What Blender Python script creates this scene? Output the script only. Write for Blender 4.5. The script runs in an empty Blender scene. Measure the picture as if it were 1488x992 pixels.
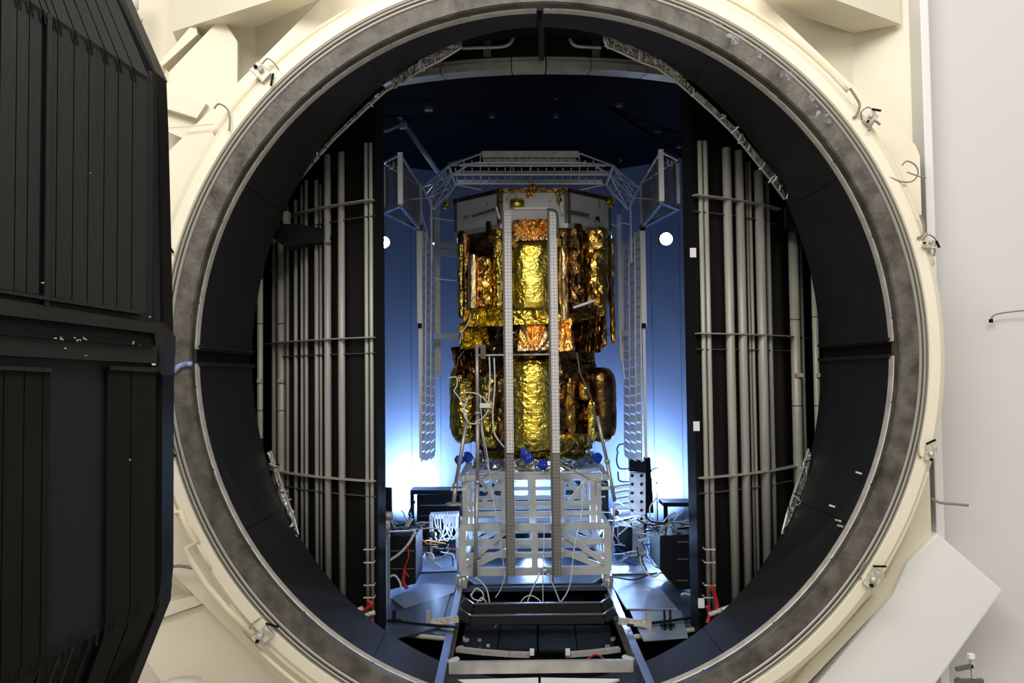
import bpy, bmesh, math, random
from mathutils import Vector, Matrix, noise
random.seed(7)
S = bpy.context.scene
COL = S.collection
PI = math.pi
# ---------------------------------------------------------------- camera, light, exposure
F = 1252.0
CAM = Vector((0, 0, 5.3))
R3 = Matrix.Rotation(math.radians(90 + 2.3), 3, 'X') @ Matrix.Rotation(math.radians(-0.65), 3, 'Z')
cd = bpy.data.cameras.new('camera'); cam = bpy.data.objects.new('camera', cd); COL.objects.link(cam)
cd.lens = 36 * F / 1488; cd.sensor_width = 36; cd.clip_end = 200
cam.matrix_world = Matrix.Translation(CAM) @ R3.to_4x4()
S.camera = cam
W = bpy.data.worlds.new('hall_light'); S.world = W; W.use_nodes = True
W.node_tree.nodes['Background'].inputs[0].default_value = (1.0, 0.965, 0.90, 1)
W.node_tree.nodes['Background'].inputs[1].default_value = 0.60
S.view_settings.view_transform = 'Standard'; S.view_settings.look = 'None'
S.view_settings.gamma = 1; S.view_settings.exposure = 0.0
try: S.view_settings.use_curve_mapping = False
except Exception: pass

def light(kind, name, loc, energy, col, size=1.0, target=None, spot=None, sizey=None, spread=None):
    d = bpy.data.lights.new(name, kind); d.energy = energy; d.color = col
    if kind == 'AREA':
        d.size = size
        if spread: d.spread = math.radians(spread)
        if sizey: d.shape = 'RECTANGLE'; d.size_y = sizey
    else: d.shadow_soft_size = size
    if spot: d.spot_size = math.radians(spot); d.spot_blend = 0.6
    o = bpy.data.objects.new(name, d); COL.objects.link(o); o.location = loc
    if target is not None:
        o.rotation_euler = (Vector(target) - Vector(loc)).to_track_quat('-Z', 'Y').to_euler()
    return o
# hall ceiling lamps, high above the floor in front of the chamber door
light('AREA', 'hall_lamp', (5.5, 2.0, 17), 1150, (1, 0.965, 0.91), 9, (2, 14, 4), sizey=5)
light('AREA', 'hall_lamp', (-4.5, 1.0, 17), 2000, (1, 0.965, 0.91), 9, (1, 15, 4), sizey=5)
BLUE = (0.34, 0.55, 1.0)
# ---------------------------------------------------------------- pixel helpers (a ray met with a real plane or cylinder)
def D(px, py):
    v = R3 @ Vector(((px - 744) / F, -(py - 496) / F, -1)); return v / v.y
def P(px, py, Y): return CAM + D(px, py) * Y
def onz(px, py, z):
    d = D(px, py); return CAM + d * ((z - CAM.z) / d.z)
def cyl(px, py, c, r, far=False):
    d = D(px, py); ox, oy = CAM.x - c[0], CAM.y - c[1]
    a = d.x * d.x + d.y * d.y; b = 2 * (ox * d.x + oy * d.y); k = ox * ox + oy * oy - r * r
    q = b * b - 4 * a * k
    q = math.sqrt(max(q, 0)); t = (-b + q) / (2 * a) if far else (-b - q) / (2 * a)
    return CAM + d * t
def onplane(px, py, p0, n):
    d = D(px, py); return CAM + d * ((Vector(p0) - CAM).dot(n) / d.dot(n))
# ---------------------------------------------------------------- materials
def mat(name, col, rough=0.5, metal=0.0, col2=None, nscale=3.0, bump=0.0, bscale=20.0, stretch=None, emit=None, estr=0, lo=0.4, hi=0.6, spec=0.5, detail=6, alpha=None, voro=False):
    m = bpy.data.materials.new(name); m.use_nodes = True; nt = m.node_tree; b = nt.nodes['Principled BSDF']
    b.inputs['Base Color'].default_value = (*col, 1); b.inputs['Roughness'].default_value = rough; b.inputs['Metallic'].default_value = metal
    b.inputs['Specular IOR Level'].default_value = spec
    tc = nt.nodes.new('ShaderNodeTexCoord'); mp = nt.nodes.new('ShaderNodeMapping'); nt.links.new(tc.outputs['Object'], mp.inputs[0])
    if stretch: mp.inputs['Scale'].default_value = stretch
    if col2:
        n = nt.nodes.new('ShaderNodeTexNoise'); n.inputs['Scale'].default_value = nscale; n.inputs['Detail'].default_value = detail
        nt.links.new(mp.outputs[0], n.inputs['Vector'])
        r = nt.nodes.new('ShaderNodeValToRGB'); r.color_ramp.elements[0].position = lo; r.color_ramp.elements[1].position = hi
        r.color_ramp.elements[0].color = (*col, 1); r.color_ramp.elements[1].color = (*col2, 1)
        nt.links.new(n.outputs[0], r.inputs[0]); nt.links.new(r.outputs[0], b.inputs['Base Color'])
    if bump:
        n = nt.nodes.new('ShaderNodeTexVoronoi' if voro else 'ShaderNodeTexNoise'); n.inputs['Scale'].default_value = bscale
        nt.links.new(mp.outputs[0], n.inputs['Vector'])
        bp = nt.nodes.new('ShaderNodeBump'); bp.inputs['Strength'].default_value = bump; bp.inputs['Distance'].default_value = 0.05
        nt.links.new(n.outputs[0], bp.inputs['Height']); nt.links.new(bp.outputs[0], b.inputs['Normal'])
    if emit:
        b.inputs['Emission Color'].default_value = (*emit, 1); b.inputs['Emission Strength'].default_value = estr
    return m
M = {}
M['cream'] = mat('cream paint', (.78, .715, .56), .45, col2=(.82, .765, .61), nscale=.5, lo=.3, hi=.7)
M['creamd'] = mat('cream conduit', (.72, .64, .46), .4)
M['white'] = mat('white wall paint', (.66, .635, .625), .6, col2=(.61, .60, .59), nscale=.25, lo=.3, hi=.75)
M['whiteg'] = mat('white gusset paint', (.78, .765, .75), .45)
M['steel'] = mat('mottled seal steel', (.034, .028, .022), .55, .2, col2=(.135, .120, .100), nscale=2.6, bump=.3, bscale=12, lo=.30, hi=.64, detail=14)
M['stain'] = mat('dark stain', (.05, .045, .04), .6, col2=(.12, .105, .09), nscale=8)
M['smear'] = mat('white smear', (.25, .26, .31), .6, col2=(.10, .09, .085), nscale=14, lo=.36, hi=.5)
M['groove'] = mat('seal ring metal', (.33, .31, .27), .42, .5)
M['dark'] = mat('dark gap', (.008, .0075, .007), .8, spec=.1)
M['lip'] = mat('liner lip metal', (.50, .47, .42), .45, .3, col2=(.62, .59, .53), nscale=4)
M['black'] = mat('black liner paint', (.0052, .0060, .0078), .5, spec=.35, col2=(.0080, .0090, .0115), nscale=1.5, bump=.05, bscale=6)
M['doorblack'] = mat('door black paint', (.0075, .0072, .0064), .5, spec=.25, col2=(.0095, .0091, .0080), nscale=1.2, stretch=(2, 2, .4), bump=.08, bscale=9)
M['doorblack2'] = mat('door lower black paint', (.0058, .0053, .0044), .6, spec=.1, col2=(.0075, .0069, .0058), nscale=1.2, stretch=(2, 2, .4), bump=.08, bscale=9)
M['chip'] = mat('chipped paint', (.5, .49, .46), .6)
M['pipe'] = mat('grey pipe', (.36, .345, .31), .45, .1, col2=(.48, .46, .41), nscale=1.6, stretch=(6, 6, .5), lo=.3, hi=.7)
M['pipe2'] = mat('greenish pipe', (.44, .43, .355), .42, .1, col2=(.52, .51, .43), nscale=1.5)
M['shroudblk'] = mat('shroud black', (.006, .006, .0065), .45, spec=.3)
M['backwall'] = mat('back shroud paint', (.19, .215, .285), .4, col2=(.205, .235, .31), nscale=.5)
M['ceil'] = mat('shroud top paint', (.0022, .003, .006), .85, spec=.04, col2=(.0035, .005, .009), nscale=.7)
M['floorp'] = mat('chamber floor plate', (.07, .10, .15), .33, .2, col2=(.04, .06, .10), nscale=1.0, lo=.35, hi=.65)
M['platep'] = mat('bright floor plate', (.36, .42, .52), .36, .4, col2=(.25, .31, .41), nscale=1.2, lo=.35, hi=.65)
M['alu'] = mat('aluminium', (.50, .49, .46), .42, .5, col2=(.40, .39, .36), nscale=3)
M['alub'] = mat('bright aluminium', (.66, .67, .68), .38, .4)
M['slat'] = mat('pale louvre slat', (.60, .63, .68), .4)
M['framew'] = mat('stand off-white paint', (.56, .56, .53), .4, .15, col2=(.46, .465, .45), nscale=2)
M['rail'] = mat('rail steel', (.40, .44, .50), .25, .9)
M['blk'] = mat('black metal', (.006, .006, .007), .45, spec=.25)
M['pit'] = mat('pit black', (.006, .007, .009), .75, spec=.12, col2=(.012, .014, .018), nscale=3)
M['case'] = mat('black case', (.005, .0055, .007), .5, spec=.25)
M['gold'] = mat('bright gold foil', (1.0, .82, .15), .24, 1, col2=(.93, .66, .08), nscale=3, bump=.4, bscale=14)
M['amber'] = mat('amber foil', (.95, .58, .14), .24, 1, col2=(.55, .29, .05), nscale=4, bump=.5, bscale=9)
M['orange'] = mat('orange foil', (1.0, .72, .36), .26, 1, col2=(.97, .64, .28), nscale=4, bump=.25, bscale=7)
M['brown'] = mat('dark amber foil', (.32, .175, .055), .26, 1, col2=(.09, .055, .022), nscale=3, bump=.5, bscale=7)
M['olive'] = mat('olive gold foil', (.38, .29, .05), .24, 1, col2=(.75, .56, .10), nscale=3.5, bump=.8, bscale=10, lo=.42, hi=.62)
M['silver'] = mat('silver foil', (.60, .62, .66), .2, 1, bump=.7, bscale=9)
M['panel'] = mat('white radiator panel', (.62, .61, .60), .35, .1, col2=(.57, .56, .56), nscale=1)
M['edge'] = mat('grey panel frame', (.12, .115, .11), .5, .3)
M['cable'] = mat('white cable', (.62, .64, .66), .5)
M['red'] = mat('red cable', (.40, .02, .02), .5)
M['orangec'] = mat('orange cable', (.6, .25, .06), .5)
M['wire'] = mat('grey wire', (.22, .20, .17), .5)
M['bluecap'] = mat('blue cap', (.01, .05, .42), .4)
M['bluetape'] = mat('blue tape', (.10, .14, .45), .6, col2=(.4, .42, .6), nscale=25)
M['tag'] = mat('white tag', (.75, .75, .74), .6)
M['fit'] = mat('pale fitting', (.66, .62, .52), .4, .2, col2=(.4, .37, .31), nscale=12)
M['lamp'] = mat('lamp lens', (1, 1, 1), .3, emit=(.72, .86, 1.0), estr=60)
M['hallfloor'] = mat('hall floor', (.45, .43, .38), .5)
# post strip with a printed grid of fine dark lines
def gridmat(name, base, line, sx, sz):
    m = mat(name, base, .45, .1); nt = m.node_tree; b = nt.nodes['Principled BSDF']
    tc = nt.nodes.new('ShaderNodeTexCoord'); sep = nt.nodes.new('ShaderNodeSeparateXYZ'); nt.links.new(tc.outputs['Object'], sep.inputs[0])
    outs = []
    for ax, s in (('X', sx), ('Z', sz)):
        a = nt.nodes.new('ShaderNodeMath'); a.operation = 'MULTIPLY'; a.inputs[1].default_value = s; nt.links.new(sep.outputs[ax], a.inputs[0])
        f = nt.nodes.new('ShaderNodeMath'); f.operation = 'FRACT'; nt.links.new(a.outputs[0], f.inputs[0])
        g = nt.nodes.new('ShaderNodeMath'); g.operation = 'LESS_THAN'; g.inputs[1].default_value = .14; nt.links.new(f.outputs[0], g.inputs[0]); outs.append(g)
    mx = nt.nodes.new('ShaderNodeMath'); mx.operation = 'MAXIMUM'; nt.links.new(outs[0].outputs[0], mx.inputs[0]); nt.links.new(outs[1].outputs[0], mx.inputs[1])
    mc = nt.nodes.new('ShaderNodeMix'); mc.data_type = 'RGBA'; mc.inputs['A'].default_value = (*base, 1); mc.inputs['B'].default_value = (*line, 1)
    nt.links.new(mx.outputs[0], mc.inputs['Factor']); nt.links.new(mc.outputs['Result'], b.inputs['Base Color'])
    return m
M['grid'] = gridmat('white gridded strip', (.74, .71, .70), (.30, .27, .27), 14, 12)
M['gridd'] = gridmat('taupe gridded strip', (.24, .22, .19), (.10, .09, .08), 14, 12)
# ---------------------------------------------------------------- mesh builder
class MB:
    def __init__(s): s.v = []; s.f = []
    def add(s, vs, fs):
        n = len(s.v); s.v += [Vector(v) for v in vs]; s.f += [tuple(i + n for i in f) for f in fs]; return s
    def prism(s, pts, vec):
        vec = Vector(vec); n = len(pts); a = [Vector(p) for p in pts]; b = [p + vec for p in a]
        fs = [tuple(range(n)), tuple(range(2 * n - 1, n - 1, -1))] + [(i, i + n, (i + 1) % n + n, (i + 1) % n) for i in range(n)]
        return s.add(a + b, fs)
    def box(s, c, sz, rz=0):
        c = Vector(c); x, y, z = sz[0] / 2, sz[1] / 2, sz[2] / 2; m = Matrix.Rotation(rz, 3, 'Z')
        p = [c + m @ Vector((sx * x, sy * y, -z)) for sx, sy in ((-1, -1), (1, -1), (1, 1), (-1, 1))]
        return s.prism(p, (0, 0, 2 * z))
    def bar(s, a, b, w, h=None, up=(0, 0, 1)):
        a, b = Vector(a), Vector(b); h = h or w; d = (b - a).normalized(); up = Vector(up)
        if abs(d.dot(up)) > .99: up = Vector((0, 1, 0))
        x = d.cross(up).normalized(); y = x.cross(d)
        return s.prism([a + x * w / 2 * i + y * h / 2 * j for i, j in ((-1, -1), (1, -1), (1, 1), (-1, 1))], b - a)
    def tube(s, pts, r, n=8, r2=None):
        pts = [Vector(p) for p in pts]; base = len(s.v); m = len(pts); prev = None
        for i, p in enumerate(pts):
            d = (pts[min(i + 1, m - 1)] - pts[max(i - 1, 0)])
            if d.length < 1e-9: d = Vector((0, 0, 1))
            d.normalize()
            if prev is None:
                u = Vector((0, 0, 1)) if abs(d.z) < .9 else Vector((1, 0, 0)); x = d.cross(u).normalized()
            else:
                x = prev - d * prev.dot(d); x = x.normalized() if x.length > 1e-6 else d.orthogonal().normalized()
            prev = x; y = d.cross(x); rr = r if r2 is None else r + (r2 - r) * i / (m - 1)
            for k in range(n):
                t = 2 * PI * k / n; s.v.append(p + (x * math.cos(t) + y * math.sin(t)) * rr)
        for i in range(m - 1):
            for k in range(n):
                k2 = (k + 1) % n; a = base + i * n
                s.f.append((a + k, a + k2, a + n + k2, a + n + k))
        s.f.append(tuple(base + k for k in range(n))[::-1]); s.f.append(tuple(base + (m - 1) * n + k for k in range(n)))
        return s
    def build(s, name, m, parent=None, smooth=False, bevel=0):
        me = bpy.data.meshes.new(name); off = Vector((0, 0, 0)); q = parent
        while q is not None: off += q.location; q = q.parent
        me.from_pydata([tuple(v - off) for v in s.v], [], s.f)
        bm = bmesh.new(); bm.from_mesh(me); bmesh.ops.recalc_face_normals(bm, faces=bm.faces); bm.to_mesh(me); bm.free()
        me.materials.append(M[m] if isinstance(m, str) else m)
        if smooth: me.polygons.foreach_set('use_smooth', [True] * len(me.polygons))
        o = bpy.data.objects.new(name, me); COL.objects.link(o)
        if parent: o.parent = parent
        if bevel:
            b = o.modifiers.new('bevel', 'BEVEL'); b.width = bevel; b.segments = 2; b.limit_method = 'ANGLE'
        return o
def tag(o, label, cat=None, group=None, kind=None):
    if label: o['label'] = label
    if cat: o['category'] = cat
    if group: o['group'] = group
    if kind: o['kind'] = kind
    return o
def thing(name, loc, label, cat, group=None, kind=None):
    o = bpy.data.objects.new(name, None); COL.objects.link(o); o.location = loc; o.empty_display_size = .2
    return tag(o, label, cat, group, kind)
def bez(pts, n=8):
    pts = [Vector(p) for p in pts]; out = []
    for i in range(len(pts) - 1):
        p0, p1, p2, p3 = pts[max(i - 1, 0)], pts[i], pts[i + 1], pts[min(i + 2, len(pts) - 1)]
        for k in range(n):
            t = k / n
            out.append(.5 * ((2 * p1) + (p2 - p0) * t + (2 * p0 - 5 * p1 + 4 * p2 - p3) * t * t + (3 * p1 - p0 - 3 * p2 + p3) * t ** 3))
    out.append(pts[-1]); return out
def cable(name, pts, r, m, label, cat='cable', group=None, n=6, parent=None):
    o = MB().tube(bez(pts), r, n).build(name, m, parent, True)
    if label: tag(o, label, cat, group)
    return o
DC = P(791, 512, 15.0)          # centre of the door opening
CX, CY = .60, 25.2              # axis of the upright chamber
SR = 7.5                        # shroud radius
def ring(name, prof, m, c=None, n=160, a0=0, a1=2 * PI, smooth=True, parent=None):
    """prof: (radius, Y) pairs turned about the door axis"""
    c = c or DC; b = MB(); full = abs(a1 - a0 - 2 * PI) < 1e-6; cols = n if full else n + 1; k = len(prof)
    for i in range(cols):
        t = a0 + (a1 - a0) * i / n
        for r, y in prof: b.v.append(Vector((c.x + r * math.cos(t), y, c.z + r * math.sin(t))))
    for i in range(n):
        j = (i + 1) % cols
        for q in range(k - 1): b.f.append((i * k + q, j * k + q, j * k + q + 1, i * k + q + 1))
    return b.build(name, m, parent, smooth)
E_HI, E_LOW, E_F, E_S = 6, 330, 460, 210
# ================================================================ setting: hall, flange, chamber shell
tag(MB().box((0, 3, -2.3), (60, 34, .2)).build('floor', 'hallfloor'), 'pale hall floor in front of the chamber', kind='structure')
BY = 15.35
apo = 600 / F * BY
xr = P(1345, 500, BY).x - DC.x
def plate_r(t):
    r = 99
    for a in (45, 135, 225, 315, 180): 
        d = math.cos(t - math.radians(a))
        if d > .02: r = min(r, apo / d)
    d = math.cos(t)
    if d > .02: r = min(r, xr / d)
    for s in (1, -1):
        d = math.sin(t) * s
        if d > .02: r = min(r, (apo + .6) / d)
    return r
b = MB(); N = 240
for i in range(N):
    t = 2 * PI * i / N; c, s = math.cos(t), math.sin(t)
    for r, y in ((6.5, BY), (plate_r(t), BY), (plate_r(t), BY + .22), (6.5, BY + .22)): b.v.append(Vector((DC.x + r * c, y, DC.z + r * s)))
for i in range(N):
    j = (i + 1) % N
    for q in range(3): b.f.append((i * 4 + q, j * 4 + q, j * 4 + q + 1, i * 4 + q + 1))
tag(b.build('flange_plate', 'cream'), 'cream octagonal plate behind the round door flange', kind='structure')
fl = thing('door_flange', (DC.x, 15, DC.z), 'round cream flange with grooved grey metal seal face around the chamber opening', 'flange', kind='structure')
ring('cream_ring', [(6.50, 14.62), (6.52, 14.58), (6.70, 14.60), (6.83, 14.72), (6.86, 14.80), (6.86, BY + .05)], 'cream', parent=fl, smooth=False, n=300)
ring('groove_ring', [(6.34, 14.66), (6.355, 14.60), (6.395, 14.60), (6.40, 14.64)], 'groove', parent=fl)
ring('groove_ring', [(6.42, 14.64), (6.425, 14.595), (6.462, 14.595), (6.465, 14.64)], 'groove', parent=fl)
ring('groove_ring', [(6.482, 14.64), (6.485, 14.60), (6.50, 14.60), (6.505, 14.64)], 'groove', parent=fl)
ring('seal_shadow_gap', [(6.33, 14.66), (6.52, 14.66)], 'dark', parent=fl)
ring('seal_face', [(6.07, 15.05), (6.025, 14.66), (6.05, 14.62), (6.335, 14.62), (6.345, 14.70)], 'steel', parent=fl, smooth=False)
ring('bore', [(6.07, 15.0), (6.30, 15.06), (6.5, 15.06), (6.5, 17.3)], 'dark', parent=fl)
for k, (px, py) in enumerate([(1040, 36), (1072, 55), (1100, 76), (1149, 109), (1177, 146), (1190, 170)]):
    c = P(px, py, 14.612); bb = MB(); n = 22
    pts = []
    for i in range(n):
        t = 2 * PI * i / n; rr = (.11 + .16 * noise.noise(Vector((k * 3.1, math.cos(t) * 2, math.sin(t) * 2)))) * (1 if k % 2 else .8)
        pts.append(c + Vector((math.cos(t) * rr * 1.3, 0, -math.sin(t) * rr * .9)))
    for q in pts:
        q.y = 14.6165
    bb.prism(pts, (0, .006, 0)).build('scuff', 'smear', fl)
# lip of the liner, four bright strips with small gaps at the joints
lp = thing('liner_lip', (DC.x, 15, DC.z), 'thin bright metal lip framing the black liner of the opening', 'trim', kind='structure')
for a0, a1 in ((1.2, 89.4), (90.6, 178.8), (181.2, 269.4), (270.6, 358.8)):
    ring('lip_strip', [(6.095, 15.0), (6.10, 14.93), (6.055, 14.91), (6.04, 14.95), (6.04, 15.1)], 'lip', n=60, a0=math.radians(a0), a1=math.radians(a1), parent=lp)
for i in range(26):
    t = math.radians(360 / 26 * i + 5); p = DC + Vector((6.075 * math.cos(t), 0, 6.075 * math.sin(t))); p.y = 14.905
    q = p + Vector((math.cos(t) * .03, 0, math.sin(t) * .03)); q2 = p - Vector((math.cos(t) * .03, 0, math.sin(t) * .03))
    MB().bar(q, q2, .03, .02, (0, 1, 0)).build('clip', 'dark', lp)
# black liner of the tunnel, cut by the upright chamber
ln = thing('tunnel_liner', (DC.x, 16, DC.z - 6.1), 'matt black liner panels of the round tunnel behind the opening', 'liner', kind='structure')
def yend(t, R=9.0): return CY - math.sqrt(R * R - (DC.x + 6.08 * math.cos(t) - CX) ** 2) - .42 * max(0, math.sin(t)) ** 6 - .35 * max(0, -math.cos(t)) ** 4
def liner(a0, a1, n=40, r=6.07, name='liner_panel', m='black', ya=15.0):
    b = MB(); K = 7
    for i in range(n + 1):
        t = a0 + (a1 - a0) * i / n; ye = yend(t)
        for k in range(K):
            y = ya + (ye - ya) * k / (K - 1); b.v.append(Vector((DC.x + r * math.cos(t), y, DC.z + r * math.sin(t))))
    for i in range(n):
        for k in range(K - 1): b.f.append((i * K + k, (i + 1) * K + k, (i + 1) * K + k + 1, i * K + k + 1))
    return b.build(name, m, ln, True)
for a0, a1 in ((1, 30), (30.12, 60), (60.12, 89.6), (90.4, 120), (120.12, 150), (150.12, 179), (181.5, 210), (210.12, 240), (240.12, 269.7), (270.3, 300), (300.12, 330), (330.12, 358.5)):
    liner(math.radians(a0), math.radians(a1), 16)
liner(0, 2 * PI, 120, 6.13, 'liner_backing', 'dark', 15.04)
for t in (0, PI):       # joint rails at the sides
    s = math.cos(t); ye = yend(t)
    for dz, h in ((.17, .05), (-.13, .07)):
        MB().bar((DC.x + s * 6.03, 15.03, DC.z + dz), (DC.x + s * 6.03, ye - .05, DC.z + dz), .08, h).build('joint_rail', 'black', ln)
MB().bar(P(786, 6, 15.15), P(787, 84, 17.2), .11, .12).build('top_bar', 'blk', ln)
for px, py, Y in ((1213, 736, 15.3), (1222, 757, 15.25), (1252, 688, 15.2), (1225, 765, 15.2)):
    p = P(px, py, Y); MB().bar(p, p + Vector((-.10, 0, .03)), .03).build('clip', 'fit', ln)
# outer chamber walls: two vertical facets each side meeting in a corner
def wallq(pts, th, name, m, label):
    return tag(MB().prism(pts, th).build(name, m), label, kind='structure')
def facet(pa, Ya, pb, Yb, zlo=-2.2, zhi=15.5):
    a, c = P(pa, 120, Ya), P(pb, 120, Yb); return [(a.x, a.y, zlo), (c.x, c.y, zlo), (c.x, c.y, zhi), (a.x, a.y, zhi)]
def fq(pa, Ya, pb, Yb, ya, yb, up=True):
    a, c = P(pa, 120, Ya), P(pb, 120, Yb); za, zc = P(pa, ya, Ya).z, P(pb, yb, Yb).z; e = 15.5 if up else -2.2
    return [(a.x, a.y, za), (c.x, c.y, zc), (c.x, c.y, e), (a.x, a.y, e)]
t_ = (0, .1, 0)
tag(MB().prism(fq(1040, 16.0, 1130, 16.3, 30, 90), t_).prism(fq(1130, 16.3, 1240, 16.75, 90, 200), t_).prism(fq(1240, 16.75, 1300, 16.45, 200, 260), t_).prism(fq(1300, 16.45, 1352, 16.15, 1200, 1200), t_).build('wall_front_right', 'cream'), 'cream outer chamber wall folding into a corner at upper right', kind='structure')
tag(MB().prism(fq(560, 16.0, 450, 16.4, 30, 110), t_).prism(fq(450, 16.4, 371, 16.75, 110, 180), t_).prism(fq(371, 16.75, 318, 16.05, 180, 240), t_).prism(fq(323, 16.6, 292, 16.65, 250, 300), t_).prism(fq(292, 16.65, 60, 16.9, 1200, 1200), t_).prism(fq(400, 16.5, 292, 16.65, 880, 780, False), t_).build('wall_front_left', 'cream'), 'cream outer chamber wall behind the open door', kind='structure')
def shelf(front, back, name, label, zb=11.95, h=3.5):
    f = [onz(x, y, zb) for x, y in front + back]
    return tag(MB().prism(f, (0, 0, h)).build(name, 'cream'), label, kind='structure')
def flat(name, pts, Y, th, m, label, cat='brace', kind='structure', bevel=.02):
    return tag(MB().prism([P(x, y, Y) for x, y in pts], (0, th, 0)).build(name, m, bevel=bevel), label, cat if kind != 'structure' else None, kind=kind)
shelf([(1150, -30), (1215, 0), (1309, 35)], [(1240, 48), (1155, 20), (1110, -2)], 'ledge', 'cream box ledge above the upper right corner of the opening')
shelf([(251, 46), (402, -2), (480, -30)], [(470, -4), (371, 40), (322, 41), (262, 75)], 'ledge', 'cream box ledge above the upper left corner of the opening')
flat('gusset_plate', [(322, 24), (345, 60), (345, 175), (290, 175), (232, 128), (246, 103)], 15.9, .12, 'cream', 'flat cream gusset plate left of the opening near the top')
b = MB().prism([P(x, y, 16.0) for x, y in ((277, 38), (285, 37), (287, 50), (236, 96), (230, 92))], (0, .5, 0))
tag(b.build('diagonal_rib', 'cream', bevel=.01), 'narrow cream diagonal rib beside the upper left gusset plate', kind='structure')
bp = P(266, 40, 16.35)
tag(MB().prism([P(x, y, 15.75) for x, y in ((225, 120), (300, 150), (286, 172), (225, 153))], (0, .55, 0)).build('bracket_beam', 'cream', bevel=.015), 'short cream beam between the door and the ring at upper left', kind='structure')
tag(MB().prism([P(x, y, 15.95) for x, y in ((228, 160), (300, 172), (300, 215), (240, 190))], (0, .25, 0)).build('bracket_web', 'cream'), 'cream web plate under the upper left beam', kind='structure')
flat('gusset_plate', [(196, 938), (222, 903), (299, 877), (410, 990), (420, 1040), (280, 1040), (240, 1000)], 15.62, .6, 'cream', 'large cream gusset plate below left of the opening')
flat('gusset_rim', [(222, 903), (232, 880), (296, 861), (299, 876)], 15.50, .7, 'cream', 'cream rim strip on top of the lower left gusset')
flat('support_wedge', [(226, 763), (268, 770), (262, 776), (226, 776)], 15.7, .9, 'whiteg', 'small pale wedge bracket beside the open door at lower left')
b = MB().prism([P(x, y, 15.7) for x, y in ((232, 800), (284, 862), (236, 800), (290, 858))][:0] or [P(x, y, 15.8) for x, y in ((240, 818), (288, 862), (284, 872), (236, 832))], (0, .3, 0))
tag(b.build('diagonal_rib', 'cream'), 'cream diagonal rib above the lower left gusset', kind='structure')
# lower right big white gusset
f = [P(x, y, 15.25) for x, y in ((1326, 745), (1362, 774), (1458, 858), (1330, 1040), (1130, 1040))]
f = [P(1362, 774, 15.25), P(1458, 858, 15.25), P(1300, 1078, 15.25), P(1115, 1078, 15.25), P(1189, 992, 15.25), P(1236, 936, 15.25), P(1296, 866, 15.25), P(1318, 818, 15.25)]
tag(MB().prism(f, (.15, 1.6, 0)).build('white_gusset', 'whiteg', bevel=.04), 'big white angular gusset below right of the opening', kind='structure')
# right wall and trim
a, c = P(1340, 500, 16.5), P(1900, 500, 15.3)
tag(MB().prism([(a.x, a.y, -2.2), (c.x, c.y, -2.2), (c.x, c.y, 17), (a.x, a.y, 17)], (0, .2, 0)).build('wall_right', 'white'), 'tall off-white hall wall right of the opening', kind='structure')
q = P(1343, 300, 16.1)
tag(MB().box((q.x, q.y, 7.5), (.16, .5, 19.4)).build('trim_1', 'whiteg', bevel=.02), 'white vertical edge trim between cream chamber and hall wall', kind='structure')
# chamber wall and its floor
b = MB(); n = 96; zs = [-1.2 + 15.7 * k / 60 for k in range(61)]
for i in range(n):
    t = 2 * PI * i / n
    for z in zs: b.v.append(Vector((CX + 9 * math.cos(t), CY + 9 * math.sin(t), z)))
for i in range(n):
    j = (i + 1) % n; K = len(zs)
    for k in range(K - 1):
        vs = [b.v[i * K + k], b.v[j * K + k + 1]]; m_ = (vs[0] + vs[1]) / 2
        if m_.y < CY and math.hypot(m_.x - DC.x, m_.z - DC.z) < 6.36: continue
        b.f.append((i * K + k, j * K + k, j * K + k + 1, i * K + k + 1))
tag(b.build('wall_chamber', 'dark', smooth=True), 'dark upright cylindrical wall of the vacuum chamber', kind='structure')
for z, nm, lb in ((-1.2, 'floor_pit', 'dark pit floor under the chamber'), (14.5, 'ceiling_dome', 'dark roof of the chamber')):
    b = MB(); b.prism([(CX + 9.05 * math.cos(2 * PI * i / 64), CY + 9.05 * math.sin(2 * PI * i / 64), z) for i in range(64)], (0, 0, .1))
    tag(b.build(nm, 'dark'), lb, kind='structure')
# chamber floor: dark plates within the shroud
pL, pR = cyl(553, 520, (CX, CY), SR), cyl(1003, 520, (CX, CY), SR)
aL, aR = math.atan2(pL.y - CY, pL.x - CX), math.atan2(pR.y - CY, pR.x - CX)
xl_, xr_, yf_ = -1.42, 2.62, 21.95
def fdisc(xa, xb, y0=None, n=24):
    pts = []
    r = 7.45; a, c = max(-r, xa - CX), min(r, xb - CX)
    up_ = [(CX + a + (c - a) * i / n, CY + math.sqrt(max(r * r - (a + (c - a) * i / n) ** 2, 0))) for i in range(n + 1)]
    lo_ = [(x, CY - math.sqrt(max(r * r - (x - CX) ** 2, 0))) for x, y in up_] if y0 is None else [(xa, y0), (xb, y0)]
    return [(x, y, -.12) for x, y in lo_ + up_[::-1]]
fr_ = thing('floor_chamber', (CX, CY, -.1), 'blue-lit dark floor inside the shroud', None, kind='structure')
for xa, xb, y0 in ((-9, xl_, None), (xl_ + .004, xr_ - .004, yf_), (xr_, 9, None)): MB().prism(fdisc(xa, xb, y0), (0, 0, .10)).build('plate', 'floorp', fr_)
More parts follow.
